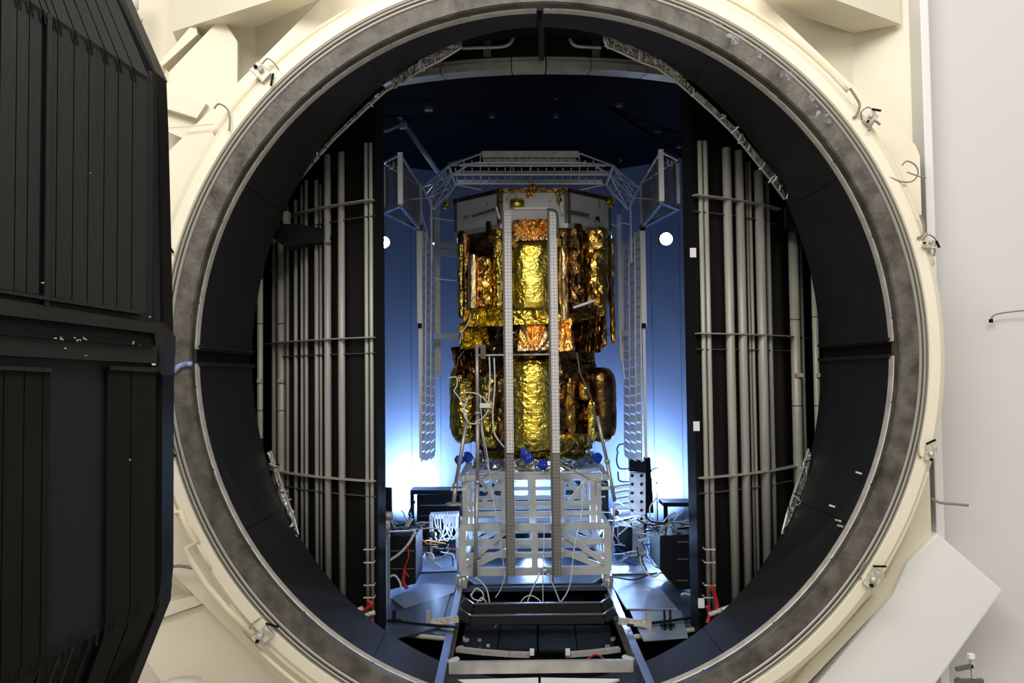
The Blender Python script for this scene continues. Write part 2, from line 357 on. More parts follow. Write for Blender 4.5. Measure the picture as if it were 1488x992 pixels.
# back of the shroud: upright curved panels with thin joints
bw = thing('wall_back', (CX, CY + 7, 0), 'curved back wall of the shroud glowing blue', None, kind='structure')
edges = [aR + math.radians(2 + 8 * k) for k in range(100)]
span = (aL % (2 * PI)) - (aR + 0)
a_start, a_end = aR, aL % (2 * PI)
while a_end < a_start: a_end += 2 * PI
npan = 34
for k in range(npan):
    t0 = a_start + (a_end - a_start) * k / npan; t1 = a_start + (a_end - a_start) * (k + 1) / npan - .0022
    b = MB(); n = 4
    for i in range(n + 1):
        t = t0 + (t1 - t0) * i / n
        for r in (7.40, 7.46):
            for z in (-.05, 12.95): b.v.append(Vector((CX + r * math.cos(t), CY + r * math.sin(t), z)))
    for i in range(n):
        a = i * 4; c = a + 4
        b.f += [(a, c, c + 1, a + 1), (a + 2, a + 3, c + 3, c + 2), (a + 1, c + 1, c + 3, a + 3), (a, a + 2, c + 2, c)]
    b.f += [(0, 1, 3, 2), (n * 4, n * 4 + 2, n * 4 + 3, n * 4 + 1)]
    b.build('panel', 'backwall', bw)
# shroud ceiling: wedge plates, dark
ce = thing('ceiling', (CX, CY, 12.95), 'dark navy top of the shroud', None, kind='structure')
for k in range(16):
    t0, t1 = 2 * PI * k / 16, 2 * PI * (k + 1) / 16 - .006
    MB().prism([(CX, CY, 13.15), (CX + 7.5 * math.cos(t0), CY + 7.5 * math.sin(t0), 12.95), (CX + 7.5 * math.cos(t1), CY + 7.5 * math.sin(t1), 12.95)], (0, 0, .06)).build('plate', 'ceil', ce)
for px, py, w, h in ((623, 158, .22, .22), (715, 168, .14, .18), (808, 168, .14, .14), (900, 152, .16, .1), (955, 190, .18, .08), (987, 212, .14, .16), (902, 232, .1, .2)):
    p = onz(px, py, 12.9); MB().box(p, (w, h, .1)).build('fitting', 'edge', ce)
# ---------------------------------------------------------------- shroud wings outside: black panels, pipes, hoops
def arc_strip(mb, r0, r1, t0, t1, z0, z1, n=6):
    base = len(mb.v)
    for i in range(n + 1):
        t = t0 + (t1 - t0) * i / n
        for r in (r0, r1):
            for z in (z0, z1): mb.v.append(Vector((CX + r * math.cos(t), CY + r * math.sin(t), z)))
    for i in range(n):
        a = base + i * 4; c = a + 4
        mb.f += [(a, c, c + 1, a + 1), (a + 2, a + 3, c + 3, c + 2), (a + 1, c + 1, c + 3, a + 3), (a, a + 2, c + 2, c)]
    mb.f += [(base, base + 1, base + 3, base + 2), (base + n * 4, base + n * 4 + 2, base + n * 4 + 3, base + n * 4 + 1)]
    return mb
PIPES = {
 'left': [(530, 536, 208), (537, 543, 208), (491.5, 501.5, 221), (471, 481.5, 225), (464.5, 468.5, 268), (457, 463.5, 262), (442.5, 448, 262), (436.5, 441.5, 270), (427, 433, 290), (415.5, 420.5, 300)],
 'right': [(1019, 1026, 205), (1026.5, 1034, 205), (1055, 1068, 215), (1073, 1086, 219), (1088, 1091.5, 235), (1092, 1097, 235), (1101, 1115, 248), (1116, 1123, 262)]}
HO = {'left': [(303, 552), (497, 552), (687, 552)], 'right': [(1003,), (1003,), (1003,)]}
for side, ae, sg in (('left', aL, -1), ('right', aR, 1)):
    root = thing('shroud_wing', (pL if sg < 0 else pR) * 1.0, 'black curved shroud wall with upright grey pipes on the %s of the bright gap' % side, 'shroud', kind='structure')
    root.location.z = 0
    step = math.radians(9.5)
    for k in range(12):
        t0 = ae + sg * step * k; t1 = t0 + sg * (step - .004)
        arc_strip(MB(), 7.5, 7.56, t0, t1, -.1, 12.9, 5).build('panel', 'shroudblk', root)
    arc_strip(MB(), 7.38, 7.66, ae - sg * .004, ae + sg * .006, -.1, 12.9, 1).build('edge_strip', 'blk', root)
    for x0, x1, yt in PIPES[side]:
        pc = (x0 + x1) / 2; q = cyl(pc, 500, (CX, CY), 7.62); r = (x1 - x0) / F * q.y / 2
        q = cyl(pc, 500, (CX, CY), 7.58 + r); zt = P(pc, yt, q.y).z
        MB().tube([(q.x, q.y, .02), (q.x, q.y, zt)], r, 12).build('pipe', 'pipe', root, True)
    for z in (9.1, 6.15, 3.1):
        arc_strip(MB(), 7.60, 7.80, ae + sg * .002, ae + sg * 1.15, z, z + .022, 24).build('hoop', 'pipe', root)
        arc_strip(MB(), 7.60, 7.68, ae + sg * .002, ae + sg * 1.15, z - .33, z - .315, 24).build('hoop', 'edge', root)
    # ladder rungs low on the innermost pipe
    for i, (yy) in enumerate((798, 817, 850, 868)):
        px = 536 if sg < 0 else 1032
        q = cyl(px, yy, (CX, CY), 7.85)
        MB().bar(q + Vector((-.11, 0, 0)), q + Vector((.11, 0, 0)), .025).build('rung', 'fit', root)
        MB().bar(q + Vector((sg * -.11, 0, 0)), q + Vector((sg * -.11, .25, 0)), .02).build('rung', 'fit', root)
    if sg > 0:
        for px, py in ((1007, 367), (1012, 619), (1019, 876)):
            q = cyl(px, py, (CX, CY), 7.70); MB().box(q, (.13, .02, .2)).build('tag', 'tag', root)
# lintel across the gap
lt = thing('shroud_lintel', (CX, CY - 7.5, 11.6), 'black panelled lintel with curved grey beam above the bright gap', 'lintel', kind='structure')
mid = -PI / 2
seg = [(mid - .46, mid - .27), (mid - .265, mid - .075), (mid - .07, mid + .018), (mid + .024, mid + .14), (mid + .145, mid + .30), (mid + .305, mid + .46)]
for t0, t1 in seg:
    arc_strip(MB(), 7.45, 7.52, t0, t1, 11.95, 12.92, 5).build('panel', 'shroudblk', lt)
    arc_strip(MB(), 7.35, 7.70, t0, t1 + .002, 11.62, 11.78, 5).build('beam', 'alu', lt)
    arc_strip(MB(), 7.40, 7.60, t0, t1 + .002, 11.82, 11.90, 5).build('upper_beam', 'pipe', lt)
for px in (685, 697, 720, 732, 757, 769, 798, 810, 845, 858):
    q = cyl(px, 45.5, (CX, CY), 7.58); MB().tube([q, q + Vector((0, .08, 0))], .05, 10).build('bolt', 'tag', lt)
for px in (708, 866): 
    q0, q1 = cyl(px, 40, (CX, CY), 7.60), cyl(px, 82, (CX, CY), 7.60)
    MB().bar(q0, q1, .16, .06, (0, 1, 0)).build('strap', 'edge', lt)
for pts in ([(672, 70), (700, 69), (728, 68), (741, 63), (746, 52), (746, 40)], [(724, 41), (740, 38), (754, 35)], [(829, 42), (829, 58), (836, 66), (852, 68), (874, 69)]):
    MB().tube(bez([cyl(x, y, (CX, CY), 7.68) for x, y in pts]), .04, 8).build('handle_pipe', 'alu', lt, True)
# silver insulation strips along the end of the tunnel
def strip(name, outer, inner, m, label, R=9.12):
    root = thing(name, cyl(*outer[0], (CX, CY), R), label, 'insulation')
    for i in range(len(outer) - 1):
        b = MB(); a = cyl(*outer[i], (CX, CY), R); c = cyl(*outer[i + 1], (CX, CY), R); d = cyl(*inner[i + 1], (CX, CY), R - .06); e = cyl(*inner[i], (CX, CY), R - .06)
        b.prism([a, c, d, e], (0, .03, 0)).build('foil_section', m, root)
        b = MB(); b.tube([e + Vector((0, -.04, 0)), d + Vector((0, -.04, 0))], .025, 6).build('edge_bar', 'alu', root)
    for i in range(len(outer) * 2):
        k = random.uniform(0, len(outer) - 1.01); j = int(k); f_ = k - j
        x = outer[j][0] * (1 - f_) + outer[j + 1][0] * f_; y = outer[j][1] * (1 - f_) + outer[j + 1][1] * f_
        x2 = inner[j][0] * (1 - f_) + inner[j + 1][0] * f_; y2 = inner[j][1] * (1 - f_) + inner[j + 1][1] * f_
        p, q = cyl(x, y, (CX, CY), R + .1), cyl(x2 + random.uniform(-6, 6), y2, (CX, CY), R + .1)
        m_ = (p + q) / 2 + Vector((random.uniform(-.1, .1), -.06, random.uniform(-.1, .1)))
        MB().tube(bez([p, m_, q], 4), .012, 5).build('loose_wire', random.choice(('cable', 'dark', 'alu')), root, True)
    return root
M['crinkle'] = mat('crinkled grey foil', (.16, .155, .14), .35, .7, col2=(.36, .345, .31), nscale=6, bump=.8, bscale=12)
strip('insulation_strip', [(560, 127), (582, 110), (600, 96), (618, 83), (640, 70), (671, 53)], [(560, 134), (582, 121), (600, 110), (618, 100), (640, 89), (671, 70)], 'crinkle', 'crinkled silver insulation strip at upper left end of the tunnel')
strip('insulation_strip', [(420, 274), (450, 238), (480, 202), (520, 163), (557, 130)], [(423, 276), (453, 241), (484, 205), (524, 167), (560, 134)], 'crinkle', 'thin dark insulation edge running down left of the tunnel end')
strip('insulation_strip', [(878, 47), (905, 58), (930, 68), (955, 82), (985, 105), (1010, 130)], [(878, 67), (905, 79), (930, 91), (955, 100), (985, 122), (1006, 140)], 'crinkle', 'crinkled silver insulation strip at upper right end of the tunnel')
strip('insulation_strip', [(1012, 132), (1040, 158), (1070, 186), (1100, 222), (1125, 252), (1146, 284)], [(1006, 140), (1034, 165), (1064, 194), (1094, 231), (1118, 261), (1139, 290)], 'crinkle', 'insulation strip with clips sloping down the right of the tunnel end')
strip('insulation_strip', [(388, 657), (399, 690), (412, 728), (424, 756), (433, 780)], [(394, 655), (406, 690), (418, 724), (428, 752), (434, 776)], 'crinkle', 'short wired insulation strip at lower left end of the tunnel')
strip('insulation_strip', [(1179, 660), (1171, 700), (1160, 728), (1148, 756), (1138, 776)], [(1174, 652), (1165, 682), (1154, 712), (1143, 745), (1136, 773)], 'crinkle', 'short silver insulation strip at lower right end of the tunnel')
# big pipes between shroud and chamber wall
def bigpipe(x0, x1, yt, yb, Y, m, label, clamps=(), rings=()):
    q = P((x0 + x1) / 2, 500, Y); r = (x1 - x0) / F * Y / 2
    zt, zb = P((x0 + x1) / 2, yt, Y).z, -.8
    root = thing('standpipe', (q.x, q.y, zb), label, 'pipe')
    MB().tube([(q.x, q.y, zb), (q.x, q.y, zt)], r, 20).build('tube', m, root, True)
    MB().tube([(q.x, q.y, zt), (q.x, q.y, zt + .08)], r * 1.12, 20).build('cap', m, root, True)
    for y in rings:
        z = P((x0 + x1) / 2, y, Y).z; MB().tube([(q.x, q.y, z), (q.x, q.y, z + .025)], r * 1.05, 20).build('joint', 'edge', root, True)
    for y in clamps:
        z = P((x0 + x1) / 2, y, Y).z; MB().box((q.x + .02, q.y - r, z), (r * 1.6, .12, .09)).build('clamp', 'fit', root)
bigpipe(403, 415, 352, 700, 20.6, 'pipe2', 'greenish grey pipe under the black bracket at left', (553,), (471, 597))
bigpipe(395, 402, 352, 700, 20.9, 'pipe', 'slimmer grey pipe just left of the greenish pipe')
bigpipe(373.5, 382, 300, 700, 20.0, 'pipe2', 'pale pipe farthest left in the opening', (553,), (471, 597))
bigpipe(1149, 1163, 335, 700, 20.4, 'pipe2', 'broad capped pipe at the right of the opening', (545,), (465, 590))
bigpipe(1164, 1169, 340, 700, 20.8, 'pipe', 'thin grey pipe hugging the broad capped pipe at right')
bigpipe(1181, 1190, 300, 700, 19.9, 'pipe2', 'pale pipe farthest right in the opening', (545,), (461, 590))
q = P(1138, 500, 20.9)
sp = thing('segmented_column', (q.x, q.y, -.8), 'dark grey sectioned column between the pipes at right', 'column')
for y0, y1, x in ((285, 372, 1131), (395, 472, 1137), (475, 558, 1139), (562, 648, 1142), (652, 760, 1146)):
    a, c = P(x, y0, 20.9), P(x, y1, 20.9); MB().box(((a.x + c.x) / 2, a.y, (a.z + c.z) / 2), (.15, .15, a.z - c.z)).build('section', 'pipe', sp)
MB().box((q.x + .12, q.y + .1, 5), (.04, .04, 11)).build('back_rail', 'edge', sp)
a = P(440, 340, 19.2)
br = thing('black_bracket', a, 'black cantilever box reaching across the pipes at left', 'bracket')
MB().prism([P(x, y, 19.1) for x, y in ((402, 324), (440, 326), (479, 334), (481, 349), (462, 353), (440, 354), (416, 360), (402, 350))], (0, .5, 0)).build('arm', 'blk', br, bevel=.03)
MB().prism([P(x, y, 19.3) for x, y in ((412, 307), (419, 307), (419, 326), (411, 326))], (0, .2, 0)).build('post', 'pipe', br)
MB().box(P(477, 354, 19.1), (.1, .1, .06)).build('foot', 'edge', br)
br = thing('black_bracket', P(1153, 310, 19.6), 'black bracket over the broad capped pipe at right', 'bracket')
MB().prism([P(x, y, 19.6) for x, y in ((1140, 300), (1152, 305), (1163, 328), (1163, 333), (1140, 331))], (0, .5, 0)).build('arm', 'blk', br, bevel=.02)
# ================================================================ open black door at left
ang = math.radians(40)
U = Vector((-math.sin(ang), -math.cos(ang), 0)); NRM = Vector((math.cos(ang), -math.sin(ang), 0)); E0 = P(213, 480, 8.5)
if NRM.dot(CAM - E0) < 0: NRM = -NRM
def sz(px, py, off=0):
    p = onplane(px, py, E0 + NRM * off, NRM); return (p - E0).dot(U), p.z
def W3(s, z, off=0): return Vector((E0.x, E0.y, 0)) + U * s + Vector((0, 0, z)) + NRM * off
def line(p, q, off=0):
    (s0, z0), (s1, z1) = sz(*p, off), sz(*q, off); k = (z1 - z0) / (s1 - s0); return lambda s: z0 + k * (s - s0)
top = line((40, 0), (213, 111)); up_bot = line((0, 419), (205, 452)); bot = line((30, 985), (215, 885))
dr = thing('door_1', W3(1.5, -1, -.5), 'huge open chamber door seen from its black ribbed inner side', None, kind='structure')
VB = -NRM
def strips(pxs, zt, zb, m, off=0, th=.05, name='rib_panel', gap=.006, yref=300):
    for x0, x1, o in pxs:
        s0, s1 = sz(x1, yref)[0] + gap / 2, sz(x0, yref)[0] - gap / 2
        MB().prism([W3(s0, zb(s0), off + o), W3(s1, zb(s1), off + o), W3(s1, zt(s1), off + o), W3(s0, zt(s0), off + o)], VB * th).build(name, m, dr)
def wid(px, d, y=300):     # pixel column d metres further left on the door
    return px - 60 * d
ups = [(192, 213, 0), (171, 191.5, 0), (151, 170.5, 0), (128, 150.5, 0), (106, 127.5, 0), (82, 105.5, 0), (70, 81.5, .0), (58.5, 69.5, -.1), (40, 58, 0), (22, 39.5, 0), (-2, 21.5, 0), (-28, -3, 0), (-55, -29, 0), (-83, -56, 0), (-113, -84, 0), (-145, -114, 0), (-180, -146, 0)]
strips(ups, top, up_bot, 'doorblack')
# bright-edged groove beside the wide gap
s_ = sz(64, 300)[0]
for a_, o_ in ((68.5, .05),):
    s0 = sz(a_, 300)[0]; MB().prism([W3(s0 - .02, up_bot(s0) - .1, .02), W3(s0 + .02, up_bot(s0) - .1, .02), W3(s0 + .02, top(s0), .02), W3(s0 - .02, top(s0), .02)], VB * .05).build('groove_edge', 'doorblack', dr)
# backing, so the gaps read dark
s_a, s_b = sz(227, 300)[0], sz(-200, 300)[0]
MB().prism([W3(s_a, -2), W3(s_b, -2), W3(s_b, 14), W3(s_a + .0, top(s_a))], (0, 0, 0)) if False else None
MB().prism([W3(s_a, bot(s_a), -.07), W3(s_b, bot(s_b), -.07), W3(s_b, top(s_b), -.07), W3(s_a, top(s_a), -.07)], VB * .1).build('backing', 'blk', dr)
MB().prism([W3(s_a, bot(s_a), -.1), W3(s_b, bot(s_b), -.1), W3(s_b, bot(s_b), -.1) + Vector((0, 0, -1.5)) - NRM * 1.05, W3(s_a, bot(s_a), -.1) + Vector((0, 0, -1.5)) - NRM * 1.05], VB * .05).build('slope_backing', 'blk', dr)
MB().prism([W3(s_a, top(s_a), -.1), W3(s_b, top(s_b), -.1), W3(s_b, top(s_b), -.1) + Vector((0, 0, 1.5)) - NRM * 1.05, W3(s_a, top(s_a), -.1) + Vector((0, 0, 1.5)) - NRM * 1.05], VB * .05).build('slope_backing', 'blk', dr)
# sloped facets above and below, strips continuing outwards
dirU = Vector((0, 0, 1.5)) - NRM * 1.05; dirD = Vector((0, 0, -1.5)) - NRM * 1.05
for k, (x0, x1, o) in enumerate(ups):
    s0, s1 = sz(x1, 300)[0] + .006, sz(x0, 300)[0] - .006
    MB().prism([W3(s0, top(s0)), W3(s1, top(s1)), W3(s1, top(s1)) + dirU, W3(s0, top(s0)) + dirU], Vector((0, 0, -.05))).build('slope_panel', 'doorblack', dr)
    # wire ties at the seams
    p = W3(s1, top(s1) - .04, .012)
    MB().bar(p + Vector((0, 0, .04)), p + Vector((0, 0, -.09)) + U * -.02, .012).build('tie', 'dark', dr)
    MB().bar(p + Vector((0, 0, .02)) + U * .04, p + Vector((0, 0, -.08)) + U * .02, .010).build('tie', 'dark', dr)
# rim at the side
rimz = lambda s: top(s)
s0 = sz(213, 300)[0]
pts_top = [W3(s0 - .01, top(s0 - .01), -.05), P(222, 103, 8.75), P(230, 108, 9.0)]
rim = [(222, 102), (228, 106), (231, 180), (234, 300), (237, 430), (238, 486)]
rim2 = [(215, 112), (216, 200), (217, 300), (218, 400), (219, 472)]
MB().prism([P(x, y, 8.62) for x, y in [(216, 102), (221, 104)] + [(222, 180), (223, 300), (225, 400), (226, 465)] + rim2[::-1]], (0.0, .12, 0)).build('rim_inner', 'doorblack', dr)
MB().prism([P(x, y, 8.9) for x, y in rim + [(222, 490), (212, 300), (210, 112)]], (0, .25, 0)).build('rim_outer', 'doorblack2', dr)
MB().prism([P(x, y, 9.2) for x, y in ((163, -20), (222, 103), (228, 107), (173, -20))], (.0, .3, 0)).build('rim_slope', 'doorblack', dr)
MB().prism([P(x, y, 9.35) for x, y in ((135, -20), (206, 110), (224, 108), (165, -20))], (0, .1, 0)).build('rim_slope', 'blk', dr)
# beams across
def beam(p, q, h0, h1, off, m, name='cross_beam', th=.3, xr_=226):
    (sa, za), (sb, zb) = sz(*p, off), sz(*q, off); k = (zb - za) / (sb - sa)
    s1 = sz(-200, 450)[0]; z1 = za + k * (s1 - sa)
    (_, zc) = sz(p[0], p[1] + h0, off); (_, zd) = sz(q[0], q[1] + h1, off); k2 = (zd - zc) / (sb - sa); z2 = zc + k2 * (s1 - sa)
    MB().prism([W3(sb, zb, off), W3(s1, z1, off), W3(s1, z2, off), W3(sb, zd, off)], VB * th).build(name, m, dr)
beam((0, 420), (208, 452), 5, 5, .05, 'doorblack', 'flange_strip')
beam((0, 433), (226, 470), 24, 14, .02, 'doorblack', 'sloped_strip')
beam((0, 457), (230, 484), 27, 18, -.03, 'doorblack2', 'recess_strip')
beam((0, 485), (228, 503), 31, 25, .08, 'doorblack', 'cross_beam')
beam((0, 483.5), (226, 501.5), 1.8, 1.8, .13, 'dark', 'beam_seam')
MB().prism([P(x, y, 8.55) for x, y in ((222, 466), (238, 487), (238, 500), (236, 545), (226, 530), (226, 500))], (0, .3, 0)).build('rim_joint', 'doorblack', dr)
for i in range(22):
    x = random.choice((82, 90, 112, 118, 195, 205, 210, 93, 125)) + random.uniform(-5, 5); y = 484 + x * .072 + random.uniform(-2, 3)
    if i > 15: x, y = random.choice(((94, 506), (125, 517), (92, 512), (190, 668), (14, 630), (62, 410), (218, 436), (218, 460), (131, 252), (55, 269)))
    s, z = sz(x, y, .14); MB().prism([W3(s + random.uniform(-.018, .018), z + random.uniform(-.012, .012), .142) for _ in range(3)], VB * .01 + Vector((0, 0, .001))).build('paint_chip', 'chip', dr)
# lower half
low_top = line((0, 531), (225, 538))
los = [(190, 226, 0), (155, 189.5, 0), (143.5, 154.5, -.13), (118, 143, -.1), (98, 117.5, -.1), (75, 97.5, -.1), (61, 72, 0), (34, 60.5, 0), (4, 33.5, 0), (-30, 3.5, 0), (-66, -31, 0), (-104, -67, 0), (-145, -105, 0), (-190, -146, 0)]
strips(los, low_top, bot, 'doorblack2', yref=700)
for x0, x1, o in los:
    s0, s1 = sz(x1, 700)[0] + .006, sz(x0, 700)[0] - .006
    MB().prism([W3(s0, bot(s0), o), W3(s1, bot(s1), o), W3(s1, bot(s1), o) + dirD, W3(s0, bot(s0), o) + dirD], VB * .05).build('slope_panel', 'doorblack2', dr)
    for ds in (0, .09):
        p = W3(s1 - ds, bot(s1 - ds), .012); MB().bar(p + Vector((0, 0, .09)), p + Vector((0, 0, -.08)) + U * .02, .018).build('tie', 'dark', dr)
for x0, x1 in ((157, 226), (-3, 73), (-90, -8)):
    a, c, d, e = (sz(x0, 531), sz(x1, 534), sz(x1, 541), sz(x0, 537)); MB().prism([W3(*a, .04), W3(*c, .04), W3(*d, .04), W3(*e, .04)], VB * .04).build('flange_strip', 'doorblack', dr)
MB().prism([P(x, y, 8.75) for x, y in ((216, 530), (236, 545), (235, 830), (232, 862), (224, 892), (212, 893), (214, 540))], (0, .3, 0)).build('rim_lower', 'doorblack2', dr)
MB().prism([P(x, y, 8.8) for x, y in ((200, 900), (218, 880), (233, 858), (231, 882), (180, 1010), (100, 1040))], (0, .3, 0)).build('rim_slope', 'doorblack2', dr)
# ================================================================ fittings round the flange
def ringpt(px, py, Y=14.55): return P(px, py, Y)
def clampset(px, py, tilt, label, Y=14.62, s=1.0):
    c = P(px, py, Y); root = thing('ring_clamp', c, label, 'clamp')
    u = Vector((math.cos(tilt), 0, math.sin(tilt))); v = Vector((-math.sin(tilt), 0, math.cos(tilt)))
    MB().prism([c - u * .16 * s - v * .11 * s, c + u * .16 * s - v * .11 * s, c + u * .16 * s + v * .11 * s, c - u * .16 * s + v * .11 * s], (0, -.12, 0)).build('block', 'fit', root, bevel=.015)
    MB().tube([c + Vector((0, -.12, 0)) + v * .03, c + Vector((0, -.2, 0)) + v * .03], .05 * s, 10).build('bolt', 'fit', root, True)
    MB().tube([c - u * .1 + Vector((0, -.12, 0)), c - u * .1 + Vector((0, -.17, 0))], .03 * s, 8).build('bolt', 'dark', root, True)
    MB().bar(c + u * .18 * s + v * .13 * s + Vector((0, -.1, 0)), c + u * .3 * s - v * .05 * s + Vector((0, -.1, 0)), .035, .03).build('lever', 'dark', root)
    MB().tube(bez([c - u * .12 * s + v * .1 * s, c - u * .05 + v * .26 * s + Vector((0, -.1, 0)), c + u * .22 * s + v * .22 * s, c + u * .25 * s]), .012, 6).build('wire_loop', 'wire', root, True)
    return root
clampset(381, 107, math.radians(-45), 'pale clamp with black bolts on the ring at upper left')
clampset(1262, 174, math.radians(45), 'small clamp with bent wire on the ring at upper right', s=.7)
clampset(1346, 356, math.radians(-10), 'small clamp on the ring beside the right wall trim', s=.6)
clampset(1349, 658, math.radians(80), 'white valve clamp on the lower right ring by the hall wall', s=.8)
clampset(1266, 840, math.radians(55), 'large tangled clamp on the ring above the white gusset', s=1.0)
clampset(384, 922, math.radians(40), 'pale clamp on the ring at lower left')
clampset(240, 366, math.radians(0), 'small clamp peeking out between door and ring', s=.6)
clampset(240, 660, math.radians(0), 'white clamp beside the ring, next to the lower door half', s=.7)
def wire(name, pts, Y, r, m, label, cat='wire'): return cable(name, [P(x, y, Y) for x, y in pts], r, m, label, cat)
wire('wire', [(311, 158), (318, 151), (330, 158), (334, 172), (333, 190)], 14.5, .016, 'wire', 'hooked grey wire sticking off the ring at upper left')
wire('wire', [(236, 186), (270, 184), (310, 180)], 15.2, .010, 'creamd', 'straight pale wire running from the door to the ring')
wire('wire', [(1311, 240), (1318, 234), (1330, 240), (1334, 252), (1326, 263), (1310, 264), (1292, 257)], 14.6, .014, 'wire', 'circular loop of grey wire at the right of the ring')
wire('wire', [(1318, 250), (1335, 256), (1346, 258)], 14.6, .012, 'wire', 'short wire tail crossing the white trim')
wire('wire', [(1235, 128), (1243, 140), (1249, 152), (1246, 165), (1240, 171)], 14.55, .022, 'wire', 'bent dark wire above the upper right clamp')
wire('wire', [(1262, 190), (1270, 176), (1279, 181)], 14.5, .022, 'wire', 'short curled wire under the upper right clamp')
wire('wire', [(1337, 312), (1342, 325), (1342, 340), (1333, 346)], 14.55, .02, 'wire', 'curled wire above the clamp by the right trim')
wire('wire', [(1350, 358), (1358, 362), (1357, 372)], 14.55, .02, 'wire', 'small hooked wire at the right edge of the ring')
wire('wire', [(1354, 724), (1366, 730), (1386, 732), (1407, 734)], 14.9, .025, 'wire', 'short grey rod pointing right from the lower right ring')
cable('wire', [P(x, y, Y) for x, y, Y in ((1441, 465, 16.12), (1443, 459, 16.1), (1455, 455, 16.06), (1488, 451, 15.95), (1540, 447, 15.82))], .014, 'wire', 'thin wire with a dark end on the hall wall at far right', 'wire')
p = P(1440, 466, 16.12); tag(MB().box(p, (.06, .06, .07)).build('wire_plug', 'dark', bevel=.01), 'tiny dark plug at the end of the wall wire', 'plug')
wire('tape', [(242, 544), (252, 540), (262, 531), (279, 528)], 14.58, .045, 'bluetape', 'crumpled blue tape across the seal face at left', 'tape')
wire('cable', [(236, 817), (246, 823), (262, 822), (285, 826)], 15.1, .03, 'wire', 'dark bundled cable between door and ring at lower left', 'cable')
# conduits that follow the ring
def arcpts(r, d0, d1, Y, n=24): return [Vector((DC.x + r * math.cos(math.radians(d0 + (d1 - d0) * i / n)), Y, DC.z + r * math.sin(math.radians(d0 + (d1 - d0) * i / n)))) for i in range(n + 1)]
for k, (r, d0, d1, m, lb) in enumerate(((7.02, 146, 119, 'creamd', 'cream conduit along the upper left ring'), (7.10, 70, 40, 'creamd', 'cream conduit along the upper right ring'), (7.00, 38, 12, 'creamd', 'cream conduit from upper right clamp down to the right wall'),
      (6.98, -18, -36, 'creamd', 'cream conduit along the lower right ring'), (7.15, 222, 245, 'creamd', 'outer cream conduit at the lower left of the ring'), (7.0, 218, 245, 'creamd', 'inner cream conduit at the lower left of the ring'))):
    tag(MB().tube(arcpts(r - .19, d0, d1, 14.70), .040, 8).build('conduit', m, None, True), lb, 'conduit')
tag(MB().tube([P(x, y, 14.56) for x, y in ((232, 690), (237, 712), (243, 722), (247, 745), (262, 743), (268, 760), (286, 787), (271, 795), (278, 815), (300, 850), (330, 885), (368, 922))], .055, 8).build('conduit', 'creamd', None, True), 'cream conduit stepping round brackets at lower left of the ring', 'conduit')
tag(MB().tube([P(x, y, 14.58) for x, y in ((238, 705), (256, 745), (276, 775), (292, 800), (306, 826))], .03, 6).build('conduit', 'creamd', None, True), 'thin cream conduit beside the stepped one at lower left', 'conduit')
for pts, lb in (([(1270, 866), (1216, 926), (1180, 960), (1140, 1010)], 'outer cream conduit below the tangled clamp'), ([(1262, 862), (1206, 922), (1168, 958), (1126, 1008)], 'inner cream conduit below the tangled clamp'), ([(1330, 700), (1318, 770), (1283, 838)], 'cream conduit between white valve clamp and tangled clamp')):
    tag(MB().tube([P(x, y, 15.22) for x, y in pts], .045, 8).build('conduit', 'creamd', None, True), lb, 'conduit')
# things at the picture's margins
h = P(192, 5, 16.0); root = thing('pipe_stub', h, 'white jointed pipe coming down behind the top of the open door', 'pipe')
MB().tube([P(190, -30, 15.8), P(191, 12, 15.8)], .13, 12).tube([P(191, 12, 15.8), P(193, 30, 15.8)], .08, 12).build('tube', 'whiteg', root, True)
MB().tube([P(186, 18, 15.7), P(206, 30, 15.7)], .04, 8).build('lever', 'fit', root, True)
cable('wire', [P(205, 28, 15.7), P(200, 38, 15.7), P(195, 44, 15.7)], .02, 'wire', 'short dark wire under the white jointed pipe', 'wire')
q = P(232, 103, 15.8); tag(MB().tube([q, q + Vector((0, -.3, 0))], .11, 14).build('knob', 'creamd', None, True), 'round cream knob beside the corner of the open door', 'knob')
q = P(1412, 975, 11.5); root = thing('tripod_bracket', q, 'small dark metal tripod bracket against the hall wall at lower right', 'bracket')
MB().bar(P(1412, 954, 11.5), P(1415, 985, 11.5), .05).build('post', 'pipe', root); MB().bar(P(1389, 972, 11.5), P(1413, 967, 11.5), .05).build('arm', 'edge', root)
MB().bar(P(1388, 990, 11.5), P(1428, 989, 11.5), .06).build('base', 'edge', root); MB().bar(P(1392, 984, 11.5), P(1392, 1010, 11.5), .04).bar(P(1426, 988, 11.5), P(1430, 1020, 11.5), .04).build('leg', 'edge', root)
MB().box(P(1411, 953, 11.5), (.07, .07, .06)).build('cap', 'tag', root)
q = P(186, 985, 14.6); root = thing('bollard', q, 'grey metal stem with a flat head below the open door', 'bollard')
MB().tube([P(186, 982, 14.6), P(187, 1100, 14.6)], .07, 10).build('stem', 'pipe', root, True); MB().box(P(190, 977, 14.6), (.24, .2, .06)).build('head', 'fit', root)
q = P(262, 1003, 14.9); tag(MB().tube([P(262, 992, 15.0), P(262, 1040, 15.0)], .36, 24).build('drum', 'whiteg', None, True), 'top of a white drum at the lower left edge', 'drum')
